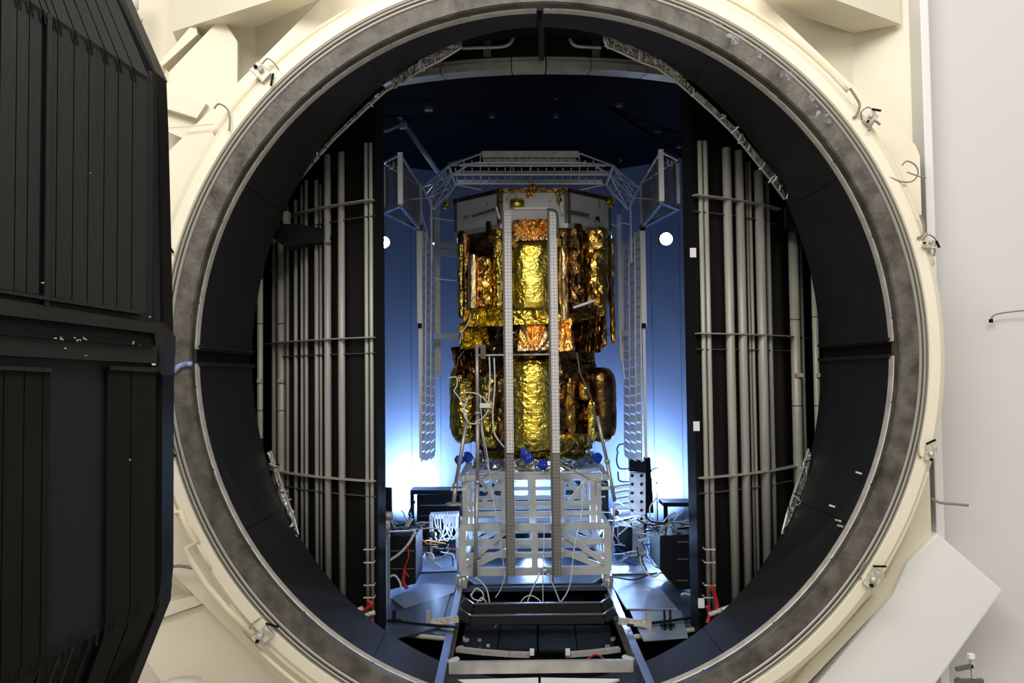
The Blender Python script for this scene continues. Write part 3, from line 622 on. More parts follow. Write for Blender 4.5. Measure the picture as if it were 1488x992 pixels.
# ================================================================ inside the chamber
AX, AY = .60, 24.2                  # spacecraft axis
def foil(name, fn, nu, nv, amp, m, parent=None, fr=3.0, closed=False, jit=.35, seed=0, aniso=1.0, ridge=True, smooth=False):
    b = MB(); cols = nu if closed else nu + 1
    def pt(u, v): return Vector(fn(u, v))
    for i in range(cols):
        for j in range(nv + 1):
            ju = 0 if (not closed and i in (0, nu)) else random.uniform(-jit, jit); jv = 0 if j in (0, nv) else random.uniform(-jit, jit)
            u, v = (i + ju) / nu, (j + jv) / nv
            p = pt(u, v); e = 1e-3; n = (pt(u + e, v) - p).cross(pt(u, v + e if v < .99 else v - e) - p)
            n = n.normalized() if n.length > 1e-12 else Vector((0, -1, 0))
            q = Vector((p.x, p.y, p.z * aniso)) * fr + Vector((seed * 7.3, 0, 0))
            h = noise.noise(q) + .5 * noise.noise(q * 2.3)
            if ridge: h = abs(h) * 1.6 - .4
            b.v.append(p + n * h * amp)
    K = nv + 1
    for i in range(nu):
        i2 = (i + 1) % cols
        for j in range(nv):
            a, c, d, e = i * K + j, i2 * K + j, i2 * K + j + 1, i * K + j + 1
            b.f += [(a, c, d), (a, d, e)] if (i + j) % 2 else [(a, c, e), (c, d, e)]
    me_o = b.build(name, m, parent, smooth); return me_o
def revolve(cx, cy, prof, sy=1):
    """prof: (v, r, z) list, v 0..1"""
    def fn(u, v):
        v = min(max(v, 0), 1); k = 0
        while k < len(prof) - 2 and v > prof[k + 1][0]: k += 1
        v0, r0, z0 = prof[k]; v1, r1, z1 = prof[k + 1]; f = (v - v0) / (v1 - v0)
        r, z = r0 + (r1 - r0) * f, z0 + (z1 - z0) * f; t = -2 * PI * u
        return (cx + r * math.cos(t), cy + r * sy * math.sin(t), z)
    return fn
def tank(name, cx, cy, r, z0, z1, m, parent, amp=.05, nu=30, nv=36, seed=1, rnd=.35, fr=3.5, aniso=1.0, jit=.35, smooth=False, sy=1):
    H = z1 - z0; q = min(rnd, H * .4) ; pr = [(0, r * .15, z0), (.07, r * .6, z0 + q * .12), (.14, r * .9, z0 + q * .5), (.2, r, z0 + q), (.8, r, z1 - q), (.86, r * .9, z1 - q * .5), (.93, r * .6, z1 - q * .12), (1, r * .15, z1)]
    return foil(name, revolve(cx, cy, pr, sy), nu, nv, amp, m, parent, fr, True, seed=seed, aniso=aniso, jit=jit, smooth=smooth)
def zof(px, py, Y): return P(px, py, Y).z
sc_ = thing('spacecraft', (AX, AY, 2.7), 'tall two-stage spacecraft wrapped in gold and amber foil with white panels on top', 'spacecraft')
# white octagonal bus on top
ap = 2.12; hs = ap * math.tan(PI / 8)
zt, zb = 10.02, 9.22
for k in range(8):
    t = -PI / 2 + k * PI / 4; n = Vector((math.cos(t), math.sin(t), 0)); u = Vector((-n.y, n.x, 0)); c = Vector((AX, AY, 0)) + n * ap
    q = lambda a, z, o=0: c + u * a + n * o + Vector((0, 0, z))
    MB().prism([q(-hs + .09, zb), q(hs - .09, zb), q(hs - .09, zt), q(-hs + .09, zt)], -n * .05).build('radiator_panel', 'panel', sc_)
    MB().prism([q(-hs, zb - .03, .02), q(-hs + .09, zb - .03, .02), q(-hs + .09, zt + .05, .02), q(-hs, zt + .05, .02)], -n * .1).build('corner_frame', 'edge', sc_)
    MB().prism([q(hs - .09, zb - .03, .02), q(hs, zb - .03, .02), q(hs, zt + .05, .02), q(hs - .09, zt + .05, .02)], -n * .1).build('corner_frame', 'edge', sc_)
    MB().prism([q(-hs, zt, .05), q(hs, zt, .05), q(hs, zt + .11, .05), q(-hs, zt + .11, .05)], -n * .25).build('top_rim', 'brown', sc_)
    MB().prism([q(-hs, zb - .12, .03), q(hs, zb - .12, .03), q(hs, zb, .03), q(-hs, zb, .03)], -n * .12).build('lower_rim', 'alu', sc_)
    if k in (1, 7, 0):
        for z in ((.25, .42, .58) if k == 0 else (.6,)): 
            MB().tube([q(.42, zb + z, 0), q(.42, zb + z, .02)], .018, 6).build('rivet', 'dark', sc_)
MB().prism([(AX + (ap - .2) / math.cos(PI / 8) * math.cos(PI / 8 + k * PI / 4), AY + (ap - .2) / math.cos(PI / 8) * math.sin(PI / 8 + k * PI / 4), zt) for k in range(8)], (0, 0, .06)).build('top_deck', 'edge', sc_)
def knot(px, py, Y, r, m, seed):   # crumpled foil fitting
    c = P(px, py, Y)
    fn = lambda u, v: (c.x + r * math.sin(PI * v) * math.cos(2 * PI * u), c.y + r * math.sin(PI * v) * math.sin(2 * PI * u), c.z - r * math.cos(PI * v))
    foil('foil_knob', fn, 10, 8, r * .9, m, sc_, 9, True, seed=seed)
for i, (x, y, r, m) in enumerate(((728, 279, .08, 'olive'), (771, 276, .13, 'amber'), (814, 278, .085, 'olive'), (650, 298, .10, 'olive'), (886, 294, .11, 'olive'), (726, 291, .06, 'brown'), (678, 315, .06, 'gold'), (813, 292, .07, 'olive'), (868, 318, .07, 'brown'))):
    knot(x, y, 21.98 if 700 < x < 830 else 22.6, r, m, i)
b = MB(); c0, c1 = P(741, 296, 21.98), P(761.5, 296, 21.98)
b.tube([c0, c1], .11, 14).build('gold_canister', 'gold', sc_, True)
MB().bar(c0 + Vector((.02, -.02, .11)), c1 + Vector((-.02, -.02, .11)), .05).build('canister_lid', 'brown', sc_)
MB().bar(P(686, 314, 22.45), P(722, 303, 22.0), .05, .06).build('shelf_bar', 'edge', sc_); MB().bar(P(825, 307, 21.95), P(855, 313, 22.5), .05, .09).build('shelf_bar', 'edge', sc_)
MB().tube(bez([P(735, 292, 21.9), P(741, 282, 21.9), P(750, 284, 21.9), P(748, 293, 21.9)]), .012, 6).build('wire_loop', 'wire', sc_, True)
MB().tube(bez([P(871, 290, 22.5), P(868, 305, 22.3), P(860, 317, 22.3), P(852, 314, 22.3)]), .014, 6).build('wire_loop', 'wire', sc_, True)
MB().bar(P(721, 301, 21.9), P(726, 318, 21.9), .09, .05).build('hinge', 'fit', sc_); MB().bar(P(816, 293, 21.9), P(816, 310, 21.9), .07, .05).build('hinge', 'fit', sc_)
# upper stage core: faceted dark foil walls
def octfn(a0, a1, z0, z1):
    def fn(u, v):
        t = -2 * PI * u; tt = ((t + PI / 2 + PI / 8) % (PI / 4)) - PI / 8; r = (a0 + (a1 - a0) * v) / math.cos(tt)
        return (AX + r * math.cos(t), AY + r * math.sin(t), z0 + (z1 - z0) * v)
    return fn
foil('upper_blanket', octfn(1.72, 1.80, 6.3, 9.2), 96, 40, .07, 'brown', sc_, 1.8, True, seed=2)
foil('upper_collar', octfn(2.02, 2.04, 8.62, 9.2), 96, 8, .06, 'brown', sc_, 2.4, True, seed=4)
foil('waist_blanket', octfn(1.62, 1.78, 5.25, 6.75), 90, 18, .13, 'brown', sc_, 2.4, True, seed=3)
foil('waist_band', octfn(1.98, 1.90, 6.62, 6.95), 90, 6, .11, 'olive', sc_, 2.8, True, seed=5)
foil('lower_blanket', octfn(1.55, 1.72, 3.3, 5.6), 90, 30, .11, 'brown', sc_, 2.0, True, seed=6)
# vertical foil columns round the upper stage
def colpx(name, pc, wpx, y0, y1, Y, m, amp=.05, seed=1, fr=3.5, aniso=1.0, rnd=.3, nu=26, nv=34, smooth=False, sy=1):
    q = P(pc, 500, Y); r = wpx / F * Y / 2
    return tank(name, q.x, q.y, r, zof(pc, y1, Y), zof(pc, y0, Y), m, sc_, amp, nu, nv, seed, rnd, fr, aniso, smooth=smooth, sy=sy)
colpx('centre_tank', 774, 62, 346, 456, 22.35, 'gold', .022, 11, 4, .35, .3, 44, 56, sy=.5)
colpx('foil_tube', 689, 17, 368, 452, 22.35, 'orange', .022, 12, 3, .3, .1, 16, 18)
colpx('foil_tube', 707, 22, 372, 448, 22.4, 'amber', .05, 13, 6, .8, .1, 18, 26)
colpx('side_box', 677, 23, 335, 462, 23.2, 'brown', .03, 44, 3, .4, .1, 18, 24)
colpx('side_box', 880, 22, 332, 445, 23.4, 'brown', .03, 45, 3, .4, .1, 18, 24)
colpx('side_box', 671, 9, 352, 462, 22.9, 'olive', .04, 14, 3, .4, .1, 14, 24)
colpx('foil_tube', 820, 14, 318, 470, 22.3, 'orange', .04, 15, 3, .15, .1, 14, 30)
colpx('foil_tube', 838, 22, 325, 446, 22.4, 'brown', .06, 16, 5, .8, .1, 18, 30)
colpx('pleated_tube', 868, 34, 330, 450, 22.6, 'amber', .08, 17, 4, .5, .15, 22, 34)
colpx('foil_tube', 891, 8, 345, 500, 23.6, 'amber', .03, 18, 4, .5, .1, 12, 30)
colpx('foil_tube', 727, 18, 330, 452, 22.3, 'olive', .05, 19, 4, .5, .1, 16, 26)
colpx('foil_tube', 876, 12, 440, 505, 23.0, 'amber', .05, 20, 5, .6, .1, 12, 18)
# orange pleated skirts
def skirt(name, px, Y0, m, seed, pleats=5, amp=.10, fan=False):
    (xa, ya), (xb, yb), (xc, yc), (xd, yd) = px
    A, B_, C_, D_ = (P(xa, ya, Y0), P(xb, yb, Y0), P(xc, yc, Y0 - .12), P(xd, yd, Y0 - .12))
    def fn(u, v):
        p = A.lerp(B_, u).lerp(D_.lerp(C_, u), v); p = Vector(p)
        if fan:
            w = 1.12 - v; a_ = math.atan2(u - .5, w * .7); k = abs((a_ * pleats / 1.3 + .2 * math.sin(a_ * 9 + seed)) % 1 - .5) * 2; p.y -= amp * k * w
        else:
            k = abs(((u - .5) * pleats * (1 - .35 * v) + .25 * math.sin(v * 3 + seed)) % 1 - .5) * 2; p.y -= amp * k * (1 - .3 * v)
        return p
    return foil(name, fn, 60, 12, .008 if fan else .03, m, sc_, 3, False, .12, seed, smooth=False)
skirt('pleated_skirt', [(744, 321), (802, 318), (797, 348), (750, 350)], 21.95, 'orange', 1, 6, .16, True)
skirt('pleated_skirt', [(757, 464), (789, 462), (800, 508), (752, 510)], 22.05, 'orange', 2, 3, .22, True)
skirt('pleated_skirt', [(706, 300 + 22), (735, 320), (735, 350), (706, 352)], 22.35, 'brown', 3, 3, .1)
skirt('pleated_skirt', [(808, 468), (830, 462), (836, 508), (806, 512)], 22.25, 'orange', 4, 4, .15)
skirt('pleated_skirt', [(828, 470), (880, 458), (872, 512), (836, 512)], 22.5, 'brown', 5, 5, .2)
skirt('foil_flap', [(668, 470), (706, 462), (712, 505), (668, 508)], 22.6, 'olive', 6, 4, .2)
skirt('foil_flap', [(655, 505), (700, 498), (705, 545), (664, 545)], 22.7, 'brown', 7, 6, .25)
skirt('yellow_band', [(740, 452), (806, 450), (806, 470), (740, 472)], 22.05, 'gold', 8, 3, .08)
skirt('foil_flap', [(676, 450), (734, 446), (734, 474), (672, 474)], 22.35, 'olive', 9, 6, .16)
skirt('foil_flap', [(744, 500), (804, 500), (804, 512), (744, 512)], 22.1, 'brown', 10, 6, .1)
MB().bar(P(694, 516, 22.2), P(800, 514.5, 22.0), .04, .04).build('cross_bar', 'alu', sc_)
MB().box(P(702, 511, 22.1), (.13, .1, .36)).build('small_box', 'edge', sc_)
MB().tube([P(833, 447, 22.0), P(866, 436, 22.0)], .035, 8).build('white_rod', 'tag', sc_, True)
# lower stage tanks
colpx('lower_tank', 773, 64, 522, 655, 22.45, 'gold', .026, 31, 6, 1.0, .35, 44, 60, sy=.6)
colpx('lower_tank', 675, 44, 528, 644, 23.6, 'olive', .05, 32, 4, .5, .45, 28, 36)
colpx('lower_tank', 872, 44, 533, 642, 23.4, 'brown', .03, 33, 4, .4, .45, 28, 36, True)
colpx('foil_tube', 710, 26, 540, 650, 22.9, 'olive', .08, 34, 5, .7, .15, 18, 26)
colpx('foil_tube', 826, 16, 545, 645, 22.8, 'amber', .05, 35, 4, .3, .1, 14, 26)
colpx('foil_tube', 848, 16, 553, 582, 22.8, 'amber', .03, 36, 4, .8, .1, 12, 10)
colpx('foil_tube', 858, 12, 582, 640, 22.7, 'gold', .04, 37, 5, .5, .1, 12, 16)
colpx('foil_tube', 727, 14, 545, 648, 22.4, 'brown', .05, 38, 4, .3, .1, 12, 24)
foil('lower_skirt', octfn(1.25, 1.75, 2.95, 3.75), 90, 12, .14, 'olive', sc_, 3.2, True, seed=41)
foil('adapter_blanket', octfn(1.75, 1.62, 2.72, 3.12), 90, 6, .09, 'silver', sc_, 3.4, True, seed=42)
for i, (x, y, Y) in enumerate(((680, 664, 22.3), (762, 659, 22.1), (768, 665, 22.05), (789, 675, 22.0), (868, 665, 22.3), (668, 668, 22.8))):
    c = P(x, y, Y); foil('blue_cover', lambda u, v, c=c: (c.x + .13 * math.sin(PI * v) * math.cos(2 * PI * u), c.y + .12 * math.sin(PI * v) * math.sin(2 * PI * u), c.z - .14 * math.cos(PI * v)), 12, 8, .05, 'bluecap', sc_, 7, True, seed=50 + i)
for pts, r in (([(838, 512), (843, 542), (858, 575), (867, 605)], .022), ([(662, 545), (666, 520), (674, 510)], .015), ([(676, 462), (683, 440), (690, 430)], .012)):
    MB().tube([P(x, y, 21.9) for x, y in pts], r, 6).build('strut', 'edge', sc_, True)
# ---------------------------------------------------------------- tall gridded light-strip gantry in front
g = thing('strip_gantry', P(772, 836, 21.5), 'pair of tall white gridded posts joined by a top bar in front of the spacecraft', 'gantry')
for xc0, xc1, w in ((738.5, 742.0, 10.6), (804.5, 809.8, 10.8)):
    q = P(xc0, 400, 21.4); ww = w / F * 21.4
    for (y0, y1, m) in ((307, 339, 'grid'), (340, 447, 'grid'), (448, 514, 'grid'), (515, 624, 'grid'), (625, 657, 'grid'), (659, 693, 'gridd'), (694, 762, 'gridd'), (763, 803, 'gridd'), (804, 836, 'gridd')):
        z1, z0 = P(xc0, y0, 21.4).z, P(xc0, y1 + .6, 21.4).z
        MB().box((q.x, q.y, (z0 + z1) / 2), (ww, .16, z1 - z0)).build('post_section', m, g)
    MB().box((q.x - ww / 2 - .025, q.y + .05, (P(xc0, 307, 21.4).z + .2) / 2), (.04, .2, P(xc0, 307, 21.4).z - .2)).build('back_channel', 'edge', g)
    for y in (483, 700, 800):
        z = P(xc0, y, 21.4).z; MB().bar((q.x - ww * .8, q.y, z), (q.x + ww * .8, q.y, z), .02).build('clip', 'tag', g)
a, c = P(747, 303.5, 21.4), P(800, 303, 21.4)
MB().bar(a, c, .12, .05).build('top_bar', 'tag', g)
MB().tube(bez([P(795, 304, 21.3), P(806, 306, 21.3), P(810, 315, 21.3), P(810, 345, 21.3)]), .03, 8).build('corner_cable', 'edge', g, True)
# ---------------------------------------------------------------- heater cage around the top
hc = thing('heater_cage', P(772, 222, 21.5), 'silver octagonal cage of louvred rows and wire struts around the spacecraft top', 'cage')
def cp(x, y): # louvre plane slopes: top nearer, bottom further
    return P(x, y, 21.5 + (y - 224) / 44 * .9)
rows = [(224, 700, 841, .16, 'alu'), (236.5, 690, 852, .03, 'alub'), (241, 668, 880, .03, 'alub'), (254, 658, 882, .035, 'alub'), (267, 664, 876, .04, 'alub')]
for y, x0, x1, w, m in rows: MB().bar(cp(x0, y), cp(x1, y), .04, w, (0, 0, 1)).build('rail', m, hc)
def louv(y0, y1, x0, x1, n, fl):
    for k in range(n):
        x = x0 + (x1 - x0) * (k + .5) / n; w = (x1 - x0) / n
        MB().prism([cp(x - w * .40, y1), cp(x + w * .40, y1), cp(x + w * .40, y0), cp(x - w * .40, y0)], (0, .015, .0)).build('slat', 'alu' if fl else 'alub', hc)
        MB().bar(cp(x - w * .5, y1), cp(x - w * .5, y0 - 4), .025).build('tooth', 'alub', hc)
louv(230, 235, 703, 838, 13, 1); louv(237, 240.5, 674, 874, 17, 1); louv(248, 253, 662, 878, 18, 1); louv(261, 266, 664, 876, 18, 0)
for x in (742, 772, 842, 698):
    MB().bar(cp(x, 222), cp(x, 266), .02).build('rod', 'alub', hc)
for sg in (-1, 1):
    mx = lambda x: x if sg < 0 else 2 * 771.5 - x
    B = lambda x, y, Y: P(mx(x), y, Y)
    v1, v2, v3 = B(652, 241, 21.9), B(657, 254, 22.1), B(662, 268, 22.4)
    w1, w2, w3 = B(614, 272, 24.4), B(622, 288, 24.4), B(630, 304, 24.4)
    tops = B(700, 223, 21.5)
    for a, c, r in ((v1, v2, .05), (v2, v3, .05), (w1, w2, .055), (w2, w3, .055), (tops, v1, .03), (B(690, 237, 21.6), v1, .03), (v1, w1, .045), (v1, w2, .03), (v2, w1, .04), (v2, w2, .045), (v2, w3, .03), (v3, w3, .045), (v3, w2, .03), (v1, B(620, 281, 24.4), .025), (B(680, 240, 21.8), v2, .035), (v3, B(648, 290, 22.8), .035), (v3, B(700, 276, 22.3), .025)):
        MB().bar(a, c, r).build('strut', 'alub', hc)
    for k in range(5):
        f = (k + 1) / 6; a = v1.lerp(w1, f); c = v3.lerp(w3, f); MB().bar(a, c, .02).build('cross_wire', 'alub', hc)
    MB().bar(B(700, 222, 22.4), B(652, 237, 23), .12, .03).build('black_bar', 'blk', hc)
# upright hangers and the side louvre ladders + wing frames
def ladder(side):
    sg = -1 if side == 'left' else 1; mx = (lambda x: x) if sg < 0 else (lambda x: 1543.5 - x)
    root = thing('louvre_ladder', P(mx(620), 665, 23.6), 'tall narrow louvred ladder with white outer bar at the spacecraft\'s %s' % side, 'ladder')
    Ys = [23.6, 24.1, 24.8, 25.5]; xs = [613.5, 619, 626.5, 633]
    if sg > 0: xs = [613, 621, 629.5, 638]
    tops = [333, 338, 344, 350]; bots = [671, 669, 664, 657]
    n = 24
    for k in range(4):
        MB().bar(P(mx(xs[k]), tops[k], Ys[k]), P(mx(xs[k]) + (2 if sg > 0 else -1), bots[k], Ys[k]), .035).build('rail', 'alub', root)
    for k in range(3):
        for i in range(n):
            f0, f1 = (i + .05) / n, (i + .86) / n
            def q(j, f): return P(mx(xs[j]) + (2 if sg > 0 else -1) * f, tops[j] + (bots[j] - tops[j]) * f + (k * 3.4 if k else 0), Ys[j])
            MB().prism([q(k, f0), q(k + 1, f0), q(k + 1, f1), q(k, f1)], (0, .02, 0)).build('slat', 'slat', root)
    a, c = P(mx(610), 335, 23.5), P(mx(610) + (sg > 0) * 2, 475, 23.5); m_ = (a + c) / 2
    MB().box(m_, (.14, .14, a.z - c.z)).build('outer_bar', 'tag', root)
    c2 = P(mx(611) + (sg > 0) * 3, 665, 23.5); MB().box((c.x, c.y, (c.z + c2.z) / 2), (.07, .07, c.z - c2.z)).build('lower_bar', 'tag', root)
    MB().box(P(mx(610) + (sg > 0) * 2, 473, 23.42), (.11, .05, .13)).build('black_square', 'dark', root)
    for pts in ([(604, 335), (611, 331), (617, 335)],):
        MB().box(P(mx(610), 331, 23.45), (.13, .1, .16)).build('hinge_block', 'blk', root)
    b1 = P(mx(612), 300, 23.8); MB().box((b1.x, b1.y, b1.z), (.05, .05, 1.3)).build('hanger', 'alub', root)
    b1 = P(mx(627), 320, 24.3); MB().box((b1.x, b1.y, b1.z - .3), (.05, .05, 1.8)).build('hanger', 'alub', root)
    # light arm between ladder and spacecraft
    y_ = 488 if sg < 0 else 484
    MB().bar(P(mx(632), y_, 25), P(mx(668), y_ + 1, 24.6), .12, .16).build('side_arm', 'alub', root)
    if sg < 0:
        for yy, w in ((354, .16), (366, .2)):
            MB().bar(P(632, yy, 25.3), P(670, yy + 3, 24.8), .1, w).build('side_arm', 'alub', root)
        MB().box(P(636, 416, 25.5), (.16, .1, 5.3)).build('back_post', 'alu', root)
    else:
        MB().box(P(901, 416, 25.5), (.13, .1, 4.3)).build('back_post', 'alub', root)
    # wing frame
    wr = thing('wing_frame', P(mx(585), 300, 20.3), 'angular mesh-sided wing frame with two pale posts, upper %s of the spacecraft' % side, 'frame')
    z0, z1 = 9.35, 10.55
    A, Bq, C = P(mx(558), 306, 20.9), P(mx(582), 297, 20.1), P(mx(611), 331, 23.5)
    A, Bq, C = Vector((A.x, A.y, z0)), Vector((Bq.x, Bq.y, z0)), Vector((C.x, C.y, z0))
    up = Vector((0, 0, z1 - z0))
    for a, c, w in ((A, Bq, .11), (A, C, .11), (Bq, C, .07)): MB().bar(a, c, w, .10).build('bottom_bar', 'rail', wr)
    for a, c, w in ((A, Bq, .05), (A, C, .04), (Bq, C, .05)): MB().bar(a + up, c + up, w).build('top_bar', 'alu', wr)
    MB().box(Bq + up * .52 , (.115, .1, (z1 - z0) * 1.02)).build('pale_post', 'tag', wr)
    MB().box(A + up * .5, (.075, .1, (z1 - z0) * .82)).build('pale_post', 'tag', wr)
    MB().box(C + up * .5, (.06, .06, z1 - z0)).build('rear_post', 'alu', wr)
    for (a, c, n_) in ((A, Bq, 7), (Bq, C, 12), (A, C, 12)):
        for k in range(1, n_):
            p = a.lerp(c, k / n_); MB().box(p + up * .5, (.02, .03, (z1 - z0) * .92)).build('mesh_bar', 'edge', wr)
    for k in range(2): 
        p = A.lerp(Bq, .35 + .25 * k) + up * .85; MB().box(p, (.03, .03, .14)).build('clip', 'tag', wr)
    cable('cable', [P(mx(585), 292, 21), P(mx(600), 289, 22), P(mx(622), 288, 23)], .018, 'cable', 'white cable from the %s wing frame to the cage' % side)
ladder('left'); ladder('right')
for i, pts in enumerate(([(628, 404), (645, 406), (663, 408)], [(624, 316), (640, 318), (660, 321)], [(612, 297), (614, 315), (620, 335), (622, 350)])):
    cable('cable', [P(x, y, 23.4) for x, y in pts], .016, 'cable', ('thin white cable bridging to the upper foil, left side', 'white cable at the white panels\' lower left', 'white cable hanging by the left wing frame')[i])
for i, pts in enumerate(([(887, 324), (896, 328), (905, 324), (915, 326)], [(928, 293), (940, 290), (960, 291), (972, 294)], [(901, 480), (904, 520), (908, 552)])):
    cable('cable', [P(x, y, 23.4) for x, y in pts], .018, 'cable', ('white cable looping right of the white panels', 'white cable from the right wing frame to its post', 'thin white cable hanging down right of the foil')[i])
# ---------------------------------------------------------------- support stand
st = thing('support_stand', (AX, 23.8, 0), 'off-white welded frame stand carrying the spacecraft', 'stand')
FY, RY = 22.0, 25.4
def Z_(y, Y=FY): return P(775, y, Y).z
def X_(x, Y=FY, y=760): return P(x, y, Y).x
xl, xr2 = X_(672), X_(882)
zb0, zmid, ztop = Z_(829), Z_(765), Z_(694)
for Y in (FY, RY):
    for x, w in ((xl, .19), (xr2, .19), (X_(776.5), .16)): MB().box((x, Y, (zmid + zb0) / 2), (w, .13, zmid - zb0)).build('lower_post', 'framew', st)
    for z, h in ((zmid, .17), (zb0, .2), (Z_(788), .14), (Z_(807), .12)): MB().bar((xl - .05, Y + (.0 if z in (zmid, zb0) else .12), z), (xr2 + .05, Y + (.0 if z in (zmid, zb0) else .12), z), .16, h).build('cross_beam', 'framew', st)
    for xa, xb in ((X_(678), X_(735)), (X_(876), X_(812))):
        MB().bar((xa, Y + .02, zb0 + .2), (xb, Y + .02, zmid - .1), .1, .13).build('diagonal', 'framew', st)
        MB().bar((xa, Y + .1, zb0 + .05), (xb, Y + .1, Z_(800)), .1, .13).build('diagonal', 'framew', st)
for Y in (FY + .25, RY - .25):
    for x, w in ((X_(676), .16), (X_(685), .08), (X_(733), .16), (X_(775), .16), (X_(816), .16), (X_(863), .14), (X_(872), .12)): MB().box((x, Y, (zmid + ztop) / 2), (w, .14, ztop - zmid)).build('upper_post', 'framew', st)
    MB().bar((xl, Y, ztop), (xr2 - .1, Y, ztop), .16, .14).build('top_beam', 'framew', st)
    MB().bar((xl, Y, Z_(733)), (xr2 - .1, Y, Z_(733)), .1, .1).build('cross_beam', 'framew', st)
    MB().bar((xl, Y, Z_(748)), (xr2 - .1, Y, Z_(748)), .1, .12).build('cross_beam', 'framew', st)
    for xa, xb in ((X_(697), X_(730)), (X_(858), X_(822))):
        MB().bar((xa, Y, ztop - .05), (xb, Y, Z_(738)), .09, .1).build('diagonal', 'framew', st); MB().bar((xb, Y + .05, ztop - .05), (xa, Y + .05, Z_(738)), .09, .1).build('diagonal', 'framew', st)
for x in (xl, xr2):
    for z in (zmid, zb0, ztop): MB().bar((x, FY, z), (x, RY, z), .14, .15).build('side_beam', 'framew', st)
    MB().bar((x, FY + .1, zb0), (x, RY, zmid), .1, .1).build('side_diagonal', 'framew', st); MB().bar((x, RY, zb0), (x, FY + .1, zmid), .1, .1).build('side_diagonal', 'framew', st)
    MB().tube([(x, FY - .05, .14), (x, FY + .2, .14)], .14, 14).build('foot', 'alu', st, True)
    MB().box((x, FY, .08), (.2, .2, .2)).build('foot_block', 'alu', st)
MB().prism([(AX + 1.85 / math.cos(PI / 8) * math.cos(PI / 8 + k * PI / 4), AY - .2 + 1.6 / math.cos(PI / 8) * math.sin(PI / 8 + k * PI / 4), ztop + .02) for k in range(8)], (0, 0, .09)).build('mount_ring', 'framew', st)
for pts in ([(650, 690), (790, 688), (888, 690)],): pass
MB().bar(P(655, 711, 22.2), P(676, 711, 22.2), .06).bar(P(874, 709, 22.2), P(890, 709, 22.2), .08).build('side_stub', 'tag', st)
# tripod poles leaning on the stage
def pole(pts, Y, r, m, label, foot=None, n=10):
    root = thing('pole', P(*pts[-1], Y), label, 'pole')
    for i in range(len(pts) - 1): MB().tube([P(*pts[i], Y), P(*pts[i + 1], Y)], r * (1 if i else .9), n).build('tube_section', m, root, True)
    for q in pts[1:-1]: MB().tube([P(*q, Y) + Vector((0, 0, .04)), P(*q, Y) - Vector((0, 0, .04))], r * 1.5, n).build('collar', 'alu', root, True)
    if foot: MB().tube([P(*pts[-1], Y), P(*pts[-1], Y) - Vector((0, 0, .05))], foot, 16).build('foot_disc', 'alu', root, True)
pole([(678, 612), (662, 705), (659, 731)], 21.8, .055, 'alu', 'silver pole leaning left of the stand onto a round foot', .2)
pole([(693, 500), (694, 600), (694, 700), (690, 838)], 21.7, .05, 'alu', 'upright silver pole left of the gridded posts')
pole([(868, 604), (882, 670), (893, 728)], 21.8, .05, 'alu', 'silver pole leaning right from the lower stage')
pole([(893, 733), (892, 760), (889, 798)], 21.8, .02, 'alub', 'thin bright rod under the right leaning pole')
pole([(866, 600), (860, 625), (856, 655)], 22.0, .022, 'edge', 'thin dark strut beside the right leaning pole')
pole([(698, 612), (707, 670), (714, 700)], 21.75, .025, 'alu', 'thin strut right of the upright silver pole')
pole([(673, 702), (700, 693), (731, 681)], 21.75, .022, 'alu', 'thin rod rising across the stand top at left')
pole([(815, 675), (850, 692), (882, 704)], 21.75, .025, 'alu', 'thin rod falling across the stand top at right')
# white cable harness at left of the lower stage
hr = [('white cable loop left of the upright pole', [(668, 572), (683, 570), (697, 574), (708, 585), (708, 598), (700, 608), (690, 613)], .026), ('white cable ring behind the poles', [(683, 575), (675, 590), (675, 604), (684, 615), (698, 614)], .028),
      ('white cable running down beside the left post', [(718, 520), (719, 560), (716, 600), (719, 630), (733, 650)], .03), ('white cable from the harness down into the stand', [(698, 575), (701, 620), (708, 660), (716, 720), (726, 780), (734, 838)], .018),
      ('white cable bundle beside the small silver box', [(711, 518), (712, 545), (710, 585)], .03), ('crumpled white cable end at left of the lower tank', [(651, 549), (663, 548), (664, 560), (660, 568), (666, 576), (674, 590), (679, 610)], .024),
      ('thin white cable on the upper left foil edge', [(684, 455), (680, 470), (672, 482), (668, 500)], .016)]
for lb, pts, r in hr: cable('cable', [P(x, y, 21.65) for x, y in pts], r * .7, 'cable', lb)
tag(MB().box(P(705, 589, 21.6), (.28, .05, .12)).build('cable_tag', 'tag', bevel=.01), 'white tag clipped on the harness beside the left gridded post', 'tag')
for lb, pts, r, m in (('white cable hanging from the stand to the pit, centre', [(791, 760), (790, 800), (789, 840), (789, 882)], .012, 'cable'), ('white cable swinging down right of the posts', [(848, 700), (846, 740), (834, 800), (828, 850), (814, 875), (798, 882)], .016, 'cable'),
      ('small ring of white cable under the stand', [(684, 866), (692, 855), (702, 862), (700, 872), (688, 870), (684, 862)], .018, 'cable'), ('second small cable ring under the stand', [(693, 876), (700, 868), (706, 875), (700, 882), (693, 877)], .015, 'cable'),
      ('white cable arc lying behind the third cross beam', [(756, 876), (762, 868), (772, 865), (784, 872), (788, 882)], .014, 'cable'), ('white cable draped at the left foot of the stand', [(690, 838), (700, 846), (708, 858), (712, 880)], .018, 'cable'),
      ('grey cable curling over the black cross beam', [(738, 882), (746, 890), (744, 898), (726, 900), (720, 910), (712, 916)], .014, 'wire'), ('white cable from stand to pit near the left post', [(734, 835), (728, 855), (720, 868)], .012, 'cable'),
      ('silver tube leaning left over the pit', [(784, 833), (774, 855), (764, 881)], .02, 'alub'), ('silver tube leaning right over the pit', [(796, 833), (806, 855), (816, 881)], .02, 'alub')):
    cable('cable', [P(x, y, 21.2 - (y > 895) * 1.2) for x, y in pts], r, m, lb)
